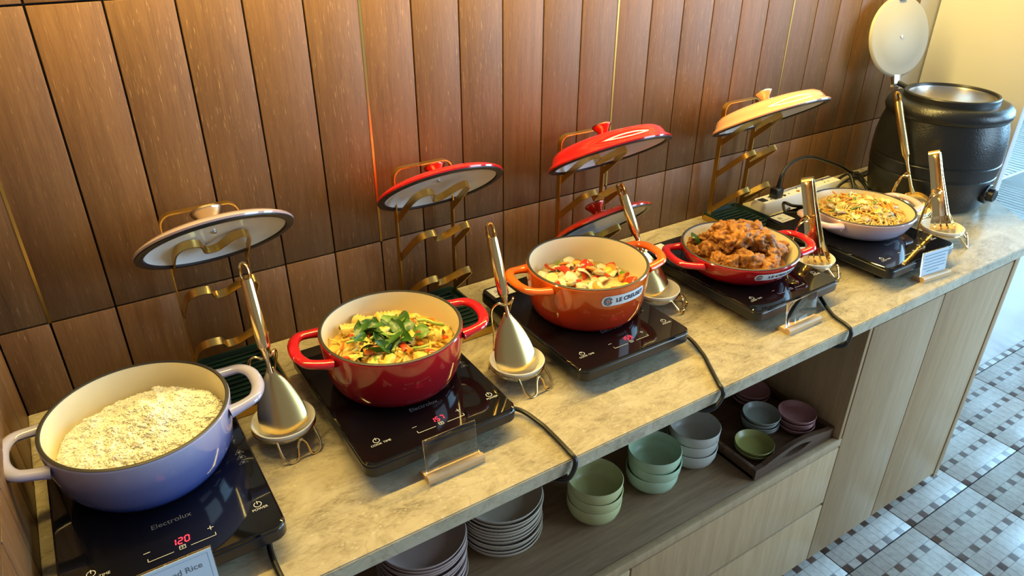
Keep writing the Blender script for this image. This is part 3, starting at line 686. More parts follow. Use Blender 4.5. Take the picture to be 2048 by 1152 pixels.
# ------------------------------------------------------------------ dish sign holders
def sign(x0, x1, y, h, label, lines=None, text=None, rz=0.0):
    W = x1-x0
    t = thing('sign_holder', label, 'sign', ((x0+x1)/2, y, 0), rz)
    sec = [(-0.016,0),(0.016,0),(0.016,0.009),(0.013,0.0125),(0.006,0.0125),(0.0045,0.009),(-0.010,0.009),(-0.016,0.004)]
    b = MB(); L = W/2+0.004
    vs = [(-L, -a, z) for a, z in sec] + [(L, -a, z) for a, z in sec]; n = len(sec)
    b.add(vs, [tuple(range(n)), tuple(range(2*n-1, n-1, -1))] + [(i, n+i, n+(i+1)%n, (i+1)%n) for i in range(n)])
    b.build('wooden_base', M['bar'], t, 30)
    p_ = MB().bbox(-W/2, W/2, -0.0013, 0.0013, 0.0, h, 0.0005).build('acrylic_plate', M['acrylic'], t)
    p_.location = (0, -0.001, 0.0085); p_.rotation_euler = (math.radians(-8), 0, 0)
    if text or lines:
        c = MB().box(-W/2+0.001, W/2-0.001, -0.0024, -0.0015, 0.002, h-0.001).build('paper_card', M['card'], p_, 0)
        k = MB(); z0, z1, xa = 0.007, h-0.006, W/2-0.006
        if text:
            for a, b2, c2, d2 in ((-xa, xa, z1, z1+0.0005), (-xa, xa, z0, z0+0.0005), (-xa, -xa+0.0005, z0, z1), (xa-0.0005, xa, z0, z1)):
                k.add([(a,-0.0026,c2),(b2,-0.0026,c2),(b2,-0.0026,d2),(a,-0.0026,d2)], [(0,1,2,3)])
            kb = k.build('card_border', M['cardline'], p_, 0)
            tx = text_mb(text, 0.0118, 'CENTER', 0, 0.00012); tx.v = [(x, -0.0026, y_+h-0.020) for x, y_, z in tx.v]
            tx.build('card_lettering', M['cardink'], p_, 0)
        else:
            rnd = random.Random(3)
            for i in range(6):
                z = h-0.011-i*0.0078; x = -xa + (0.0 if i < 5 else 0.012); end = xa-rnd.random()*0.006 if i < 5 else 0.012
                while x < end:
                    l = 0.0022+rnd.random()*0.004; zz = z+rnd.random()*0.0006
                    k.add([(x,-0.0026,zz),(x+l,-0.0026,zz),(x+l,-0.0026,zz+0.0026),(x,-0.0026,zz+0.0026)], [(0,1,2,3)]); x += l+0.0010
            k.build('card_print', M['cardline'], p_, 0)
    return t
sign(0.026, 0.120, -0.562, 0.078, 'wooden-based sign with a pale blue rice card in front of the first hotplate', text='Steamed Rice')
sign(0.436, 0.528, -0.511, 0.062, 'empty clear sign plate on wooden base in front of the deep red pot')
sign(1.254, 1.350, -0.530, 0.056, 'empty clear sign plate on wooden base in front of the chicken hotplate')
sign(1.705, 1.795, -0.556, 0.060, 'wooden-based sign with a card of small print in front of the noodle hotplate', lines=True, rz=-0.10)

# ------------------------------------------------------------------ power strip, plugs, cables
ps = thing('power_strip', 'white power strip with switched sockets lying along the wooden wall', 'power strip', (1.700, -0.075, 0), 0.02)
loft(MB(), [[(x,y,0.0) for x,y in rrect(0,0.36,-0.026,0.026,0.006)], [(x,y,0.022) for x,y in rrect(0,0.36,-0.026,0.026,0.006)], [(x,y,0.036) for x,y in rrect(0.006,0.354,-0.021,0.021,0.006)]]).build('housing', M['whiteplastic'], ps, 30)
for k in range(5):
    x = 0.055+k*0.062
    s_ = MB()
    s_.box(x-0.003, x+0.003, 0.006, 0.010, 0.0358, 0.0364); s_.box(x-0.011, x-0.006, -0.009, -0.005, 0.0358, 0.0364); s_.box(x+0.006, x+0.011, -0.009, -0.005, 0.0358, 0.0364)
    s_.build('socket_holes', M['cord'], ps, 0)
    if k in (1, 2, 3): MB().bbox(x-0.020, x-0.014, -0.015, -0.006, 0.0355, 0.0385, 0.0006).build('switch', M['blackplastic'] if k == 1 else mat('amber_switch', (0.5,0.16,0.03), 0.4), ps)
MB().bbox(0.008, 0.032, -0.010, 0.012, 0.0355, 0.0375, 0.0008).build('rating_plate', M['cord'], ps)
pl = thing('mains_plug', 'black plug in the power strip with its cable arching to the urn', 'plug', (1.770, -0.078, 0.034))
MB().bbox(-0.016, 0.016, -0.013, 0.013, 0.001, 0.032, 0.004).build('plug_body', M['blackplastic'], pl)
MB().tube([(0.004,0,0.03),(0.006,0,0.052)], [0.0075,0.0055], 12).build('strain_relief', M['cord'], pl)
pc = catmull([(1.775,-0.078,0.08),(1.781,-0.076,0.100),(1.812,-0.070,0.122),(1.870,-0.066,0.131),(1.930,-0.064,0.122),(2.000,-0.062,0.097),(2.080,-0.060,0.066),(2.150,-0.060,0.032),(2.22,-0.055,0.010),(2.30,-0.045,0.006)], 8)
o = MB().tube(pc, 0.0048, 10).build('cable', M['cord'], pl); o.matrix_parent_inverse = Matrix.Translation((1.770,-0.078,0.034)).inverted()
def cable(pts, label, r=0.0042, closed=False):
    o = MB().tube(catmull(pts, 8, closed), r, 9, closed=closed).build('loose_cable', M['cord']); return tag(o, label, 'cable', 'black cables behind the noodle pan')
L_ = 'black cable coiled loosely on the worktop behind the noodle pan'
cable([(2.06,-0.074,0.030),(2.075,-0.095,0.052),(2.060,-0.125,0.035),(2.035,-0.150,0.012),(2.00,-0.165,0.005),(1.975,-0.150,0.005),(1.985,-0.120,0.012),(2.03,-0.105,0.030),(2.085,-0.110,0.045),(2.105,-0.135,0.025),(2.095,-0.160,0.006),(2.06,-0.165,0.006)], L_)
cable([(2.245,-0.040,0.005),(2.20,-0.060,0.016),(2.155,-0.090,0.030),(2.125,-0.125,0.026),(2.115,-0.155,0.008),(2.075,-0.175,0.005),(2.072,-0.140,0.010),(2.10,-0.10,0.030),(2.16,-0.060,0.026),(2.22,-0.040,0.012)], L_)
cable([(2.30,-0.036,0.005),(2.21,-0.050,0.010),(2.145,-0.065,0.022),(2.11,-0.095,0.020),(2.105,-0.13,0.006),(2.13,-0.165,0.005)], L_)
cable([(1.80,-0.108,0.005),(1.76,-0.125,0.012),(1.725,-0.140,0.040),(1.705,-0.155,0.060),(1.712,-0.176,0.0575),(1.735,-0.19,0.0545)], 'black cable looping past the tongs to the power strip')

# ------------------------------------------------------------------ soup urn
uc = (2.228, -0.252)
ur = thing('soup_urn', 'large black soup urn with open steel lid and a dial, in the worktop corner', 'urn', (uc[0], uc[1], 0), 0)
MB().lathe([(0,0.004),(0.140,0.004),(0.150,0.008),(0.156,0.020),(0.163,0.060),(0.1675,0.098),(0.1655,0.100),(0.1655,0.104),(0.1688,0.106),(0.1700,0.135),(0.1680,0.137),(0.1680,0.141),(0.1705,0.143),(0.1690,0.185),(0.1630,0.225),(0.1560,0.250),(0.1555,0.253),(0.1600,0.258),(0.1625,0.268),(0.1600,0.280),(0.1520,0.289),(0.138,0.293),(0.121,0.294)], 96).build('body', M['urn'], ur)
MB().lathe([(0.122,0.293),(0.1215,0.308),(0.119,0.311),(0.114,0.311),(0.111,0.306),(0.110,0.290)], 80).build('collar_ring', M['blackplastic'], ur)
MB().lathe([(0.1105,0.304),(0.1085,0.304),(0.107,0.300),(0.106,0.24),(0.104,0.06),(0,0.055)], 80).build('inner_pot', M['steel'], ur)
MB().lathe([(0,0.262),(0.06,0.262),(0.1062,0.2625)], 48).build('soup_surface', mat('pale_soup', (0.62,0.55,0.42), 0.25), ur)
a = math.radians(-86); dl = Matrix.Translation((0.166*math.cos(a), 0.166*math.sin(a), 0.060)) @ Matrix.Rotation(a, 4, 'Z') @ Matrix.Rotation(PI/2, 4, 'Y')
d_ = MB().lathe([(0,-0.006),(0.027,-0.006),(0.0275,0.003),(0.025,0.005),(0,0.005)], 36).xform(dl).build('dial_plate', M['blackplastic'], ur)
kb = MB().lathe([(0,0.004),(0.0185,0.004),(0.018,0.019),(0.016,0.0215),(0.010,0.020),(0,0.020)], 28).xform(dl).build('dial_knob', M['blackplastic'], d_)
mk = MB()
for k in range(9):
    b_ = -2.2 + k*0.55; mk.add([tuple(Matrix.Rotation(b_, 4, 'Z') @ Vector(q)) for q in ((0.0195,-0.0006,0.0053),(0.0245,-0.0006,0.0053),(0.0245,0.0006,0.0053),(0.0195,0.0006,0.0053))], [(0,1,2,3)])
mk.xform(dl).build('dial_marks', M['print'], d_, 0)
nL = Vector((-0.20,-0.95,0.25)).normalized(); cL = Vector((2.200,-0.078,0.437))
xL = Vector((0,0,1)).cross(nL).normalized(); yL = nL.cross(xL)
ML = Matrix.Translation(cL - Vector((uc[0],uc[1],0))) @ Matrix((xL, yL, nL)).transposed().to_4x4()
def notched(prof):
    mb_ = MB().lathe(prof, 96)
    return mb_
ll = notched([(0,0.004),(0.078,0.004),(0.082,0.0015),(0.104,0.0015),(0.109,-0.001),(0.1115,-0.005),(0.1100,-0.008),(0.075,-0.010),(0,-0.011)]).xform(ML).build('lid', M['lidsteel'], ur)
MB().bbox(-0.012, 0.012, 0.098, 0.113, -0.012, 0.006, 0.001).xform(ML).build('ladle_notch', M['urn'], ll)
MB().lathe([(0,0.004),(0.005,0.004),(0.004,0.007),(0,0.0075)], 14).xform(ML).build('centre_screw', M['steel'], ll)
MB().bbox(-0.016, 0.010, -0.132, -0.100, -0.012, 0.001, 0.002).xform(ML).build('hinge', M['steel'], ll)
MB().bbox(0.002, 0.024, -0.140, -0.118, -0.030, -0.012, 0.002).xform(ML).build('hinge_tag', M['whiteplastic'], ll)
# hinge post carrying the lid on the collar
hb = (ML @ Vector((0,-0.125,-0.006))); MB().tube([hb, (hb.x*0.55, 0.112, 0.300)], 0.007, 10).build('hinge_post', M['urn'], ur)

# ------------------------------------------------------------------ crockery on the open shelf
def speck(name, c, sp=(0.06,0.05,0.04), rough=0.35):
    m_ = mat(name, c, rough); v_ = mapped(m_, (1,1,1)); vo_ = nd(m_, 'ShaderNodeTexVoronoi'); vo_.inputs['Scale'].default_value = 160; ln(m_, v_, vo_.inputs['Vector'])
    n_ = noise_t(m_, v_, 40, 2)
    k = math_n(m_, 'MULTIPLY', ramp(m_, vo_.outputs['Distance'], [(0.10, (1,1,1)), (0.16, (0,0,0))]), math_n(m_, 'GREATER_THAN', n_, 0.60))
    ln(m_, mix(m_, k, c, sp), bsdf(m_).inputs['Base Color']); return m_
SZ = -0.3702
G1 = speck('olive_yellow_glaze', (0.50,0.50,0.24)); G2 = speck('sage_green_glaze', (0.42,0.55,0.38)); G3 = speck('grey_lilac_glaze', (0.46,0.44,0.39))
G4 = speck('pinkish_grey_glaze', (0.46,0.34,0.31)); G5 = speck('stone_grey_glaze', (0.50,0.42,0.33)); G6 = speck('rose_glaze', (0.36,0.17,0.17)); G7 = speck('slate_blue_glaze', (0.23,0.24,0.21)); G8 = speck('moss_glaze', (0.26,0.25,0.07))
me_bowl = MB().lathe([(0,0.0),(0.032,0.0),(0.044,0.004),(0.053,0.013),(0.0575,0.026),(0.0590,0.046),(0.0578,0.048),(0.0562,0.046),(0.0545,0.028),(0.049,0.015),(0.040,0.008),(0,0.006)], 48).mesh('bowl', 40)
def bowls(c, n, mt, lab, grp, dz=0.0262):
    for k in range(n):
        me_ = me_bowl.copy(); me_.materials.append(mt)
        o = link('bowl', me_, None); o.location = (c[0]+random.uniform(-.0015,.0015), c[1]+random.uniform(-.0015,.0015), SZ+k*dz); o.rotation_euler = (random.uniform(-.02,.02), random.uniform(-.02,.02), random.random()*6)
        pos = ('bottom', 'middle', 'top')[k] if n == 3 else ('bottom', 'top')[k]
        tag(o, '%s, %s of its stack on the open shelf' % (lab, pos), 'bowl', grp)
bowls((0.852,-0.434), 3, G1, 'yellow-green speckled bowl', 'yellow-green bowls')
bowls((1.018,-0.436), 3, G2, 'sage green speckled bowl', 'sage green bowls')
bowls((1.150,-0.425), 3, G3, 'grey speckled bowl', 'grey bowls')
bowls((1.150,-0.303), 3, G2, 'pale green bowl behind the grey bowls', 'pale green bowls behind')
me_plate = MB().lathe([(0,0.0),(0.055,0.0),(0.070,0.004),(0.082,0.013),(0.0865,0.0225),(0.0858,0.0242),(0.0840,0.0235),(0.079,0.015),(0.067,0.0068),(0.052,0.0042),(0,0.004)], 64).mesh('plate', 40)
def plates(c, n, mt, lab, grp, dz=0.0085):
    for k in range(n):
        me_ = me_plate.copy(); me_.materials.append(mt)
        o = link('plate', me_, None); o.location = (c[0]+random.uniform(-.002,.002), c[1]+random.uniform(-.002,.002), SZ+k*dz+(0.004 if k > 4 else 0)); o.rotation_euler = (0, 0, random.random()*6)
        tag(o, ('topmost ' if k == n-1 else 'lowest ' if k == 0 else 'middle ') + lab, 'plate', grp)
plates((0.655,-0.372), 11, G5, 'grey speckled plate in the tall stack beside the yellow-green bowls', 'stack of grey plates')
plates((0.470,-0.386), 12, G4, 'pinkish grey plate in the stack beside the grey plates', 'stack of pinkish grey plates')
# wooden tray of sauce dishes
tr = thing('serving_tray', 'dark wooden tray with arched cut-out handle holding small sauce dishes', 'tray', (1.215, -0.562, SZ))
TX, TY = 0.282, 0.330
MB().bbox(0, TX, 0.004, TY, 0.0005, 0.010, 0.001).build('tray_floor', M['traywood'], tr)
for y0 in (0.0, TY-0.012):
    pts = []
    N = 20
    for i in range(N+1):
        x = TX*i/N; u = abs(2*x/TX-1); pts.append((x, 0.030 + 0.018*max(0, math.cos(min(1, u/0.8)*PI/2))))
    # board with an oval hand hole: built as columns split around the opening
    b = MB(); hx0, hx1 = TX*0.5-0.045, TX*0.5+0.045
    for i in range(N):
        (xa, za), (xb_, zb) = pts[i], pts[i+1]
        def hole(x):
            u = (x-TX/2)/0.045
            return None if abs(u) >= 1 else 0.0105*math.sqrt(1-u*u)
        ha, hb_ = hole(xa), hole(xb_)
        if ha is None and hb_ is None:
            b.add([(xa,y0,0),(xb_,y0,0),(xb_,y0,zb),(xa,y0,za),(xa,y0+.012,0),(xb_,y0+.012,0),(xb_,y0+.012,zb),(xa,y0+.012,za)], [(0,1,2,3),(5,4,7,6),(3,2,6,7),(0,4,5,1)])
        else:
            ha = ha or 0; hb_ = hb_ or 0; zc = 0.026
            for (l0, l1), (u0, u1) in (((0, 0), (zc-ha, zc-hb_)), ((zc+ha, zc+hb_), (za, zb))):
                b.add([(xa,y0,l0),(xb_,y0,l1),(xb_,y0,u1),(xa,y0,u0),(xa,y0+.012,l0),(xb_,y0+.012,l1),(xb_,y0+.012,u1),(xa,y0+.012,u0)], [(0,1,2,3),(5,4,7,6),(3,2,6,7),(0,4,5,1)])
    b.add([(0,y0,0),(0,y0+.012,0),(0,y0+.012,pts[0][1]),(0,y0,pts[0][1]),(TX,y0,0),(TX,y0+.012,0),(TX,y0+.012,pts[-1][1]),(TX,y0,pts[-1][1])], [(0,1,2,3),(4,7,6,5)])
    b.build('handle_end', M['traywood'], tr, 30)
for x0 in (0.0, TX-0.010): MB().bbox(x0, x0+0.010, 0.011, TY-0.011, 0.0, 0.030, 0.001).build('tray_side', M['traywood'], tr)
me_dish = MB().lathe([(0,0.0),(0.024,0.0),(0.036,0.004),(0.043,0.011),(0.0455,0.0185),(0.0447,0.0198),(0.0430,0.0185),(0.039,0.0105),(0.032,0.0055),(0,0.004)], 40).mesh('sauce_dish', 40)
def dishes(c, n, mt, lab, grp, tilt=(0,0)):
    for k in range(n):
        me_ = me_dish.copy(); me_.materials.append(mt[k % len(mt)])
        o = link('sauce_dish', me_, None); o.location = (c[0]+random.uniform(-.003,.003), c[1]+random.uniform(-.002,.002), SZ+0.0103+k*0.0088); o.rotation_euler = (tilt[0]*k, tilt[1]*k, random.random()*6)
        tag(o, ('topmost ' if k == n-1 else 'lowest ' if k == 0 else 'middle ') + lab, 'dish', grp)
dishes((1.284,-0.498), 2, [G8], 'small moss green sauce dish at the corner of the wooden tray', 'moss green sauce dishes')
dishes((1.362,-0.448), 4, [G7], 'small slate grey sauce dish in the stack on the wooden tray', 'slate grey sauce dishes')
dishes((1.428,-0.360), 3, [G6], 'small rose sauce dish in the rear stack on the tray', 'rear rose sauce dishes')
dishes((1.438,-0.492), 4, [G6], 'small rose pink sauce dish in the front stack on the tray', 'front rose sauce dishes')

# ------------------------------------------------------------------ food
def fbm(x, y, z=0.0, o=3):
    s = 0; a = 1.0
    for k in range(o): s += a*noise.noise(Vector((x, y, z))*(2**k)); a *= 0.5
    return s
def mound(c, R, zf, mt, name, rings=26, seg=72):
    m_ = MB(); vs = [(0, 0, zf(0, 0))]; fs = []
    for i in range(1, rings+1):
        r = R*i/rings
        for k in range(seg): a = 2*PI*k/seg; x, y = r*math.cos(a), r*math.sin(a); vs.append((x, y, zf(x, y)))
    for k in range(seg): fs.append((0, 1+k, 1+(k+1)%seg))
    for i in range(rings-1):
        for k in range(seg): a, b = 1+i*seg+k, 1+i*seg+(k+1)%seg; fs.append((a, a+seg, b+seg, b))
    o = m_.add(vs, fs).build(name, mt, None, 180); o.location = (c[0], c[1], 0); return o
def spots(n, R, dmin, rnd, tries=6000):
    out = []
    for _ in range(tries):
        if len(out) >= n: break
        a = rnd.random()*2*PI; r = R*math.sqrt(rnd.random()); x, y = r*math.cos(a), r*math.sin(a)
        if all((x-p)**2+(y-q)**2 > dmin*dmin for p, q in out): out.append((x, y))
    return out
def food_mat(name, c0, c1, rough=0.35, scale=60, sss=0.0, bs=0.4):
    m_ = mat(name, c0, rough); v_ = mapped(m_, (1,1,1), 'Object', True); n_ = noise_t(m_, v_, scale, 4)
    ln(m_, ramp(m_, n_, [(0.32, c0), (0.68, c1)]), bsdf(m_).inputs['Base Color']); bump(m_, n_, bs, 0.002)
    if sss: bsdf(m_).inputs['Subsurface Weight'].default_value = sss; bsdf(m_).inputs['Subsurface Scale'].default_value = 0.004
    return m_
# rice: one mound of countless grains
rnd = random.Random(11)
def rice_z(x, y):
    r = math.hypot(x, y)
    return 0.118 + 0.016*math.exp(-((x-0.035)**2+(y-0.010)**2)/0.0035) + 0.008*math.exp(-((x+0.02)**2+(y+0.03)**2)/0.004) + 0.008*fbm(x*22, y*22, 3) + 0.0035*fbm(x*75, y*75, 5) - 0.020*max(0, (r-0.085)/0.03)**2 - 0.010*max(0,(y-0.02)/0.08) * (1 if x < 0.03 else 0.4)
RM = food_mat('cooked_rice', (0.90,0.87,0.74), (0.94,0.92,0.82), 0.55, 120, 0.0, 0.05)
rb_ = MB(); R0 = 0.112
vs = [(0,0,rice_z(0,0))]; fs = []
for i in range(1, 41):
    for k in range(96): a = 2*PI*k/96; x, y = R0*i/40*math.cos(a), R0*i/40*math.sin(a); vs.append((x, y, rice_z(x,y)+0.0015*noise.noise(Vector((x*260,y*260,1)))))
for k in range(96): fs.append((0, 1+k, 1+(k+1)%96))
for i in range(39):
    for k in range(96): a, b = 1+i*96+k, 1+i*96+(k+1)%96; fs.append((a, a+96, b+96, b))
rb_.add(vs, fs)
for _ in range(15000):
    a = rnd.random()*2*PI; r = R0*math.sqrt(rnd.random()); x, y = r*math.cos(a), r*math.sin(a); z = rice_z(x, y)+rnd.uniform(-0.0006,0.0016)
    u = Vector((rnd.gauss(0,1), rnd.gauss(0,1), rnd.gauss(0,0.32))).normalized(); s = u.orthogonal().normalized(); q = u.cross(s)
    L = rnd.uniform(0.0028,0.0042); W_ = 0.0016; c = Vector((x,y,z))
    P = [c-u*L] + [c-u*L*0.45+(s*math.cos(t_)+q*math.sin(t_))*W_ for t_ in (0.3,2.4,4.5)] + [c+u*L*0.45+(s*math.cos(t_)+q*math.sin(t_))*W_ for t_ in (0.3,2.4,4.5)] + [c+u*L]
    rb_.add(P, [(0,2,1),(0,3,2),(0,1,3),(1,2,5,4),(2,3,6,5),(3,1,4,6),(4,5,7),(5,6,7),(6,4,7)])
o = rb_.build('steamed_rice', RM, None, 180); o.location = (P1[0], P1[1], 0)
tag(o, 'mound of steamed white rice filling the blue pot', 'rice', kind='stuff')

def place(me_, name, lab, cat, grp, loc, rot, sc=(1,1,1)):
    o = bpy.data.objects.new(name, me_); col.objects.link(o); o.location = loc; o.rotation_euler = rot; o.scale = sc
    return tag(o, lab, cat, grp)
def lump(seed, amp, sub=3, freq=2.2, sx=(1,1,1), o=3):
    bm = bmesh.new(); bmesh.ops.create_icosphere(bm, subdivisions=sub, radius=1)
    for v in bm.verts:
        p = v.co.copy(); d = 1 + amp*fbm(p.x*freq+seed*9.1, p.y*freq, p.z*freq, o); v.co = Vector((p.x*sx[0], p.y*sx[1], p.z*sx[2]))*d
    m_ = MB().bm(bm); bm.free(); return m_
def strip(L, W_, curl, th, n=9, taper=0.2, wave=0.0, k=3):
    vs = []; fs = []
    for i in range(n):
        t = i/(n-1)-0.5; ang = t*curl; rad = L/curl if abs(curl) > 1e-3 else 1e6
        x = rad*math.sin(ang); z = rad*(math.cos(ang)-1); hw = W_/2*(1-taper*abs(2*t)**2)
        for j in range(k):
            u = 2*j/(k-1)-1
            vs.append((x, u*hw, z + wave*math.sin(t*14+u*2) + 0.15*W_*(1-u*u)))
    for i in range(n-1):
        for j in range(k-1): fs.append((i*k+j, i*k+j+1, (i+1)*k+j+1, (i+1)*k+j))
    m_ = MB().add(vs, fs)
    N = len(m_.v); top = list(m_.v); m_.v = top + [(x, y, z-th) for x, y, z in top]
    m_.f = m_.f + [tuple(N+q for q in reversed(f_)) for f_ in fs]
    edge = [(i*k) for i in range(n)]; edge2 = [i*k+k-1 for i in range(n)]
    for e in (edge, edge2, list(range(k)), [(n-1)*k+j for j in range(k)]):
        for a, b in zip(e[:-1], e[1:]): m_.f.append((a, b, N+b, N+a))
    return m_
def leaf(L, W_, curl, fold):
    vs = []; fs = []; n = 9
    for i in range(n):
        t = i/(n-1); hw = W_/2*math.sin(PI*min(1, t*1.02))**0.75*(1-0.25*t); a = (t-0.4)*curl; x = (t-0.5)*L; z = -0.35*L*math.sin(a)*t*0.8
        for u in (-1, -0.5, 0, 0.5, 1): vs.append((x, u*hw, z + fold*abs(u)*hw + 0.0012*math.sin(7*t+3*u)))
    for i in range(n-1):
        for j in range(4): fs.append((i*5+j, i*5+j+1, (i+1)*5+j+1, (i+1)*5+j))
    return MB().add(vs, fs)
def with_mat(m_, name, mt, smooth=60): me_ = m_.mesh(name, smooth); me_.materials.append(mt); return me_

# --- squid curry in the cherry red pot
CUR = food_mat('yellow_curry', (0.60,0.34,0.04), (0.80,0.55,0.12), 0.3, 70)
SQ = food_mat('squid_flesh', (0.72,0.46,0.07), (0.84,0.64,0.20), 0.3, 60, 0.1)
LEAF = food_mat('basil_leaf', (0.020,0.075,0.010), (0.060,0.165,0.020), 0.32, 50); LEAF2 = food_mat('young_leaf', (0.07,0.16,0.015), (0.17,0.30,0.045), 0.35, 50)
RED = food_mat('red_chilli', (0.55,0.03,0.008), (0.75,0.10,0.02), 0.22, 40); ORG = food_mat('orange_chilli', (0.72,0.16,0.015), (0.82,0.28,0.03), 0.25, 40); STEM = food_mat('scallion_stalk', (0.20,0.34,0.05), (0.42,0.55,0.14), 0.3, 30)
def cur_z(x, y):
    r = math.hypot(x, y); return 0.108 + 0.022*math.exp(-(r/0.085)**2*1.2) + 0.007*fbm(x*30, y*30, 7) - 0.004
o = mound(P2[:2], 0.1115, cur_z, CUR, 'squid_curry'); tag(o, 'yellow curry sauce and shreds filling the cherry red pot', 'curry', kind='stuff')
rnd = random.Random(5)
def squid_mesh(seed):
    vs = []; fs = []; n, k = 15, 11; r = random.Random(seed); R1 = 0.011
    for i in range(n):
        a = (i/(n-1)-0.5)*3.6
        for j in range(k):
            y = (j/(k-1)-0.5)*0.034; b = 0.0036*abs(math.sin(i*PI/2))*abs(math.sin(j*PI/2)) + 0.0004*r.random()
            vs.append(((R1+b)*math.sin(a), y*(1-0.15*abs(a)/1.8), (R1+b)*math.cos(a)))
    for i in range(n-1):
        for j in range(k-1): fs.append((i*k+j, i*k+j+1, (i+1)*k+j+1, (i+1)*k+j))
    return MB().add(vs, fs)
SQM = [with_mat(squid_mesh(s), 'squid_piece', SQ, 180) for s in range(3)]
FLM = [with_mat(lump(s+40, 0.45, 3, 2.0, (0.016,0.012,0.008)), 'curry_lump', SQ, 180) for s in range(3)]
LFM = [with_mat(leaf(0.042,0.024,1.6,0.35), 'basil_leaf', LEAF, 180), with_mat(leaf(0.036,0.020,-1.2,0.5), 'basil_leaf', LEAF, 180), with_mat(leaf(0.033,0.022,2.2,0.2), 'basil_leaf', LEAF2, 180)]
for me_ in LFM: pass
CHM = [with_mat(strip(0.036,0.010,1.2,0.0022), 'chilli_slice', RED), with_mat(strip(0.030,0.012,-1.6,0.0022), 'chilli_slice', ORG), with_mat(strip(0.024,0.008,2.4,0.0022), 'chilli_slice', RED)]
STM = with_mat(MB().tube(catmull([(-0.022,0,0),(-0.008,0.003,0.002),(0.008,-0.002,0.002),(0.022,0.003,-0.002)],4), 0.0028, 8), 'stem', STEM)
SHM = with_mat(strip(0.045,0.004,1.0,0.0018,9,0.3,0.001), 'shred', CUR)
def scatter(c, zf, n, R, dmin, meshes, name, lab, cat, grp, rnd, dz=(0,0.004), tilt=0.5, sc=(0.85,1.15), off=(0,0)):
    for i, (x, y) in enumerate(spots(n, R, dmin, rnd)):
        x += off[0]; y += off[1]; s = rnd.uniform(*sc)
        place(meshes[i % len(meshes)], name, lab, cat, grp, (c[0]+x, c[1]+y, zf(x,y)+rnd.uniform(*dz)), (rnd.uniform(-tilt,tilt), rnd.uniform(-tilt,tilt), rnd.random()*2*PI), (s,s,s))
g = 'pieces in the squid curry'
scatter(P2, cur_z, 16, 0.095, 0.030, SQM, 'squid_piece', 'scored curl of yellow squid in the curry', 'squid', 'squid curls in the curry', rnd, (-0.004,0.002), 0.6)
scatter(P2, cur_z, 26, 0.100, 0.016, FLM, 'curry_lump', 'soft yellow lump of egg and curry in the cherry red pot', 'food piece', 'yellow lumps in the curry', rnd, (-0.003,0.003), 0.8, (0.7,1.1))
scatter(P2, cur_z, 90, 0.098, 0.007, [SHM], 'onion_shred', 'thin yellow shred lying in the curry', 'food piece', 'yellow shreds in the curry', rnd, (0.002,0.007), 0.5)
scatter(P2, cur_z, 20, 0.092, 0.020, CHM, 'chilli_slice', 'slice of red or orange chilli in the curry', 'chilli', 'chilli slices in the curry', rnd, (0.004,0.009), 0.7)
scatter(P2, cur_z, 6, 0.085, 0.03, [STM], 'scallion_stalk', 'short green stem piece lying on the curry', 'herb', 'stems in the curry', rnd, (0.006,0.010), 0.3)
scatter(P2, cur_z, 30, 0.062, 0.012, LFM, 'basil_leaf', 'wilted green basil leaf on top of the curry', 'leaf', 'basil leaves on the curry', rnd, (0.008,0.018), 0.7, (0.9,1.35), (0.0,0.012))

# --- stir-fried vegetables in the orange pot
VEG = food_mat('vegetable_sauce', (0.42,0.30,0.10), (0.66,0.52,0.24), 0.3, 60); ONI = food_mat('onion_flesh', (0.72,0.62,0.34), (0.82,0.75,0.50), 0.28, 40, 0.1)
CAR = food_mat('carrot_flesh', (0.76,0.24,0.02), (0.84,0.36,0.05), 0.3, 40); PEP = food_mat('red_pepper', (0.58,0.03,0.01), (0.74,0.10,0.02), 0.16, 25); GRP = food_mat('green_pepper', (0.12,0.24,0.02), (0.28,0.42,0.06), 0.18, 25); MUS = food_mat('mushroom', (0.50,0.38,0.18), (0.74,0.62,0.38), 0.35, 60); YEL = food_mat('yellow_pepper', (0.78,0.50,0.03), (0.85,0.60,0.08), 0.2, 25)
def veg_z(x, y):
    r = math.hypot(x, y); return 0.098 + 0.016*math.exp(-(r/0.07)**2) + 0.005*fbm(x*28, y*28, 17)
o = mound(P3[:2], 0.1110, veg_z, VEG, 'vegetable_mix'); tag(o, 'chopped vegetable mix and sauce at the bottom of the orange pot', 'vegetables', kind='stuff')
rnd = random.Random(9)
PPM = [with_mat(strip(0.036,0.018,1.3,0.003), 'pepper', PEP), with_mat(strip(0.030,0.014,-1.5,0.003), 'pepper', PEP), with_mat(strip(0.040,0.011,2.0,0.003), 'pepper', PEP)]
GPM = [with_mat(strip(0.034,0.016,1.6,0.003), 'green_pepper', GRP), with_mat(strip(0.026,0.018,-1.2,0.003), 'green_pepper', GRP)]
OM = [with_mat(strip(0.034,0.028,1.1,0.0028,9,0.5), 'onion', ONI), with_mat(strip(0.028,0.026,1.8,0.0028,9,0.6), 'onion', ONI)]
CM = [with_mat(MB().lathe([(0,0),(0.012,0),(0.013,0.002),(0.012,0.0045),(0,0.0045)], 16), 'carrot', CAR)]
MM = [with_mat(strip(0.030,0.020,1.0,0.004,9,0.4,0.002,5), 'mushroom', MUS), with_mat(lump(60,0.35,3,2.2,(0.013,0.010,0.006)), 'mushroom', MUS, 180)]
YM = [with_mat(strip(0.024,0.018,1.2,0.003), 'yellow_pepper', YEL)]
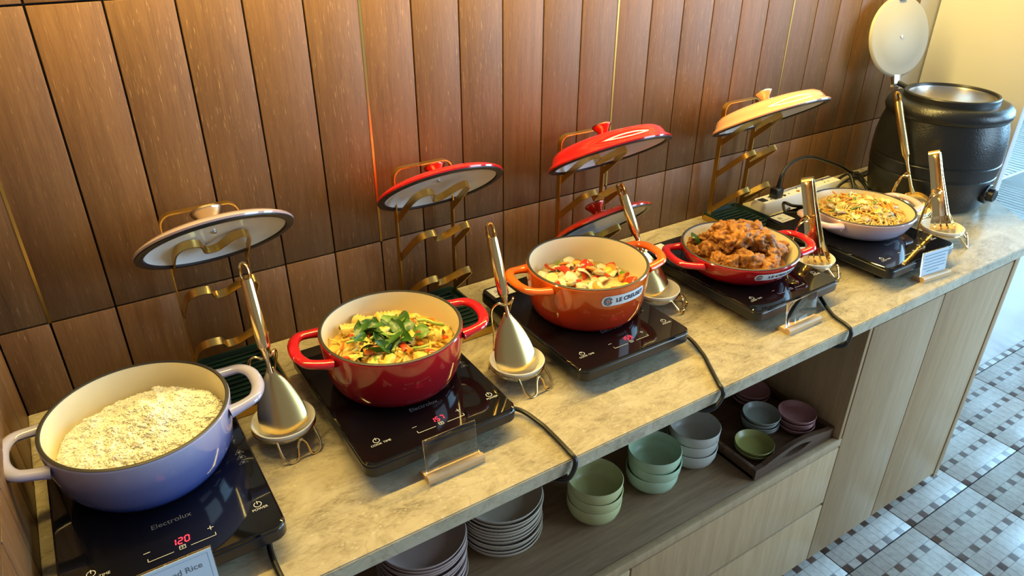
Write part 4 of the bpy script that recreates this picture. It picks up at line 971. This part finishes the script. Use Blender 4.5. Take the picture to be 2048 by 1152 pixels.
for n_, meshes, name, lab, cat, dmin in ((22, OM, 'onion_piece', 'pale curved onion piece in the orange pot', 'onion', 0.020), (18, MM, 'mushroom_piece', 'beige mushroom piece in the orange pot', 'mushroom', 0.020),
        (22, PPM, 'red_pepper_piece', 'glossy red pepper strip in the orange pot', 'pepper', 0.020), (7, GPM, 'green_pepper_piece', 'green pepper strip in the orange pot', 'pepper', 0.035),
        (9, CM, 'carrot_slice', 'round orange carrot slice in the orange pot', 'carrot', 0.030), (5, YM, 'yellow_pepper_piece', 'yellow pepper square in the orange pot', 'pepper', 0.04)):
    scatter(P3, veg_z, n_, 0.094, dmin, meshes, name, lab, cat, name.replace('_', ' ')+'s in the orange pot', rnd, (0.001,0.011), 0.65, (0.85,1.2))

# --- fried chicken
CHI = food_mat('fried_crust', (0.17,0.050,0.008), (0.52,0.21,0.032), 0.58, 110, 0, 1.0)
rnd = random.Random(21)
CKM = []
for s in range(7):
    sx = (0.024, 0.017+0.004*(s%3), 0.015+0.003*(s%2)); m_ = lump(s*3+1, 0.50, 4, 1.7, sx, 6)
    CKM.append(with_mat(m_, 'chicken', CHI, 180))
def chk_z(x, y): r = math.hypot(x, y); return 0.088 + 0.036*max(0, 1-(r/0.105)**2)
ck = MB().lathe([(0,0.102),(0.05,0.096),(0.085,0.082),(0.103,0.074)], 48).build('chicken_crumbs', CHI, None, 180); ck.location = (P4[0], P4[1], 0); tag(ck, 'brown crumbs and crust beneath the fried chicken', 'crumbs', kind='stuff')
for lay, (n_, R, dm, dz) in enumerate(((30, 0.100, 0.0235, 0.0), (11, 0.055, 0.028, 0.016))):
    for i, (x, y) in enumerate(spots(n_, R, dm, rnd)):
        s = rnd.uniform(0.82, 1.12)
        place(CKM[(i*3+lay) % 7], 'fried_chicken_piece', 'golden brown fried chicken piece in the shallow red pan', 'chicken', 'fried chicken pieces', (P4[0]+x, P4[1]+y, chk_z(x,y)+dz), (rnd.uniform(-0.6,0.6), rnd.uniform(-0.6,0.6), rnd.random()*6.28), (s,s,s))
GL = food_mat('banana_leaf', (0.012,0.05,0.012), (0.04,0.11,0.02), 0.3, 40)
place(with_mat(strip(0.05,0.034,0.6,0.0012,9,0.6), 'leaf_garnish', GL), 'leaf_garnish', 'dark green leaf tucked behind the fried chicken', 'leaf', None, (P4[0]-0.065, P4[1]+0.070, 0.112), (0.7, 0.3, 0.6))

# --- noodles
NOO = food_mat('fried_noodle', (0.62,0.36,0.07), (0.82,0.58,0.18), 0.3, 40, 0.1); CAB = food_mat('cabbage', (0.52,0.52,0.16), (0.74,0.72,0.34), 0.3, 40); PORK = food_mat('meat_slice', (0.36,0.27,0.18), (0.52,0.42,0.30), 0.35, 40)
def noo_z(x, y): r = math.hypot(x, y); return 0.088 + 0.030*max(0, 1-(r/0.112)**2) + 0.003*fbm(x*25, y*25, 27)
o = mound(P5[:2], 0.1085, lambda x, y: noo_z(x, y)-0.004, NOO, 'noodle_base'); tag(o, 'bed of fried noodles filling the lilac pan', 'noodles', kind='stuff')
nm = MB(); rnd = random.Random(33)
for i in range(300):
    a = rnd.random()*6.28; r = 0.098*math.sqrt(rnd.random()); x, y = r*math.cos(a), r*math.sin(a); h = rnd.random()*6.28; pts = []
    lift = rnd.random()**2*0.006
    for k in range(8):
        q = math.hypot(x, y)
        if q > 0.103: x, y = x*0.103/q, y*0.103/q; h += 1.2
        pts.append((x, y, noo_z(x, y)+lift*math.sin(PI*k/7)+rnd.uniform(-0.0005,0.0015))); h += rnd.gauss(0, 0.45); x += 0.009*math.cos(h); y += 0.009*math.sin(h)
    nm.tube(catmull(pts, 3), 0.0017, 5)
o = nm.build('noodle_strands', NOO, None, 180); o.location = (P5[0], P5[1], 0); tag(o, 'tangle of yellow noodle strands in the lilac pan', 'noodles', kind='stuff')
STK = with_mat(MB().bbox(-0.020,0.020,-0.0016,0.0016,-0.0016,0.0016,0.0005), 'carrot_stick', CAR)
scatter(P5, noo_z, 22, 0.085, 0.010, [STK], 'carrot_stick', 'orange carrot stick among the noodles', 'carrot', 'carrot sticks in the noodles', rnd, (0.002,0.006), 0.3, (0.8,1.1))
for k in range(9):                                          # the heap of carrot sticks on the near side
    place(STK, 'carrot_stick', 'orange carrot stick among the noodles', 'carrot', 'carrot sticks in the noodles', (P5[0]+0.005+0.006*k*0.8, P5[1]-0.060+0.004*(k%3), noo_z(0.01,-0.06)+0.005+0.0015*(k%3)), (0.1, -0.15, 0.75+0.09*(k%4)))
CBM = [with_mat(strip(0.030,0.026,1.4,0.0014,9,0.5,0.002,5), 'cabbage', CAB), with_mat(strip(0.024,0.022,-1.8,0.0014,9,0.5,0.002,5), 'cabbage', CAB)]
scatter(P5, noo_z, 14, 0.085, 0.030, CBM, 'cabbage_piece', 'pale green cabbage piece among the noodles', 'cabbage', 'cabbage in the noodles', rnd, (0.002,0.006), 0.5)
scatter(P5, noo_z, 8, 0.080, 0.030, [with_mat(strip(0.032,0.018,0.9,0.003,9,0.5), 'meat_slice', PORK)], 'meat_slice', 'grey-brown meat slice among the noodles', 'meat', 'meat slices in the noodles', rnd, (0.002,0.006), 0.4)
scatter(P5, noo_z, 9, 0.085, 0.030, [with_mat(strip(0.026,0.006,0.8,0.0016), 'scallion', LEAF2)], 'scallion_piece', 'green scallion strip among the noodles', 'scallion', 'scallions in the noodles', rnd, (0.004,0.008), 0.3)
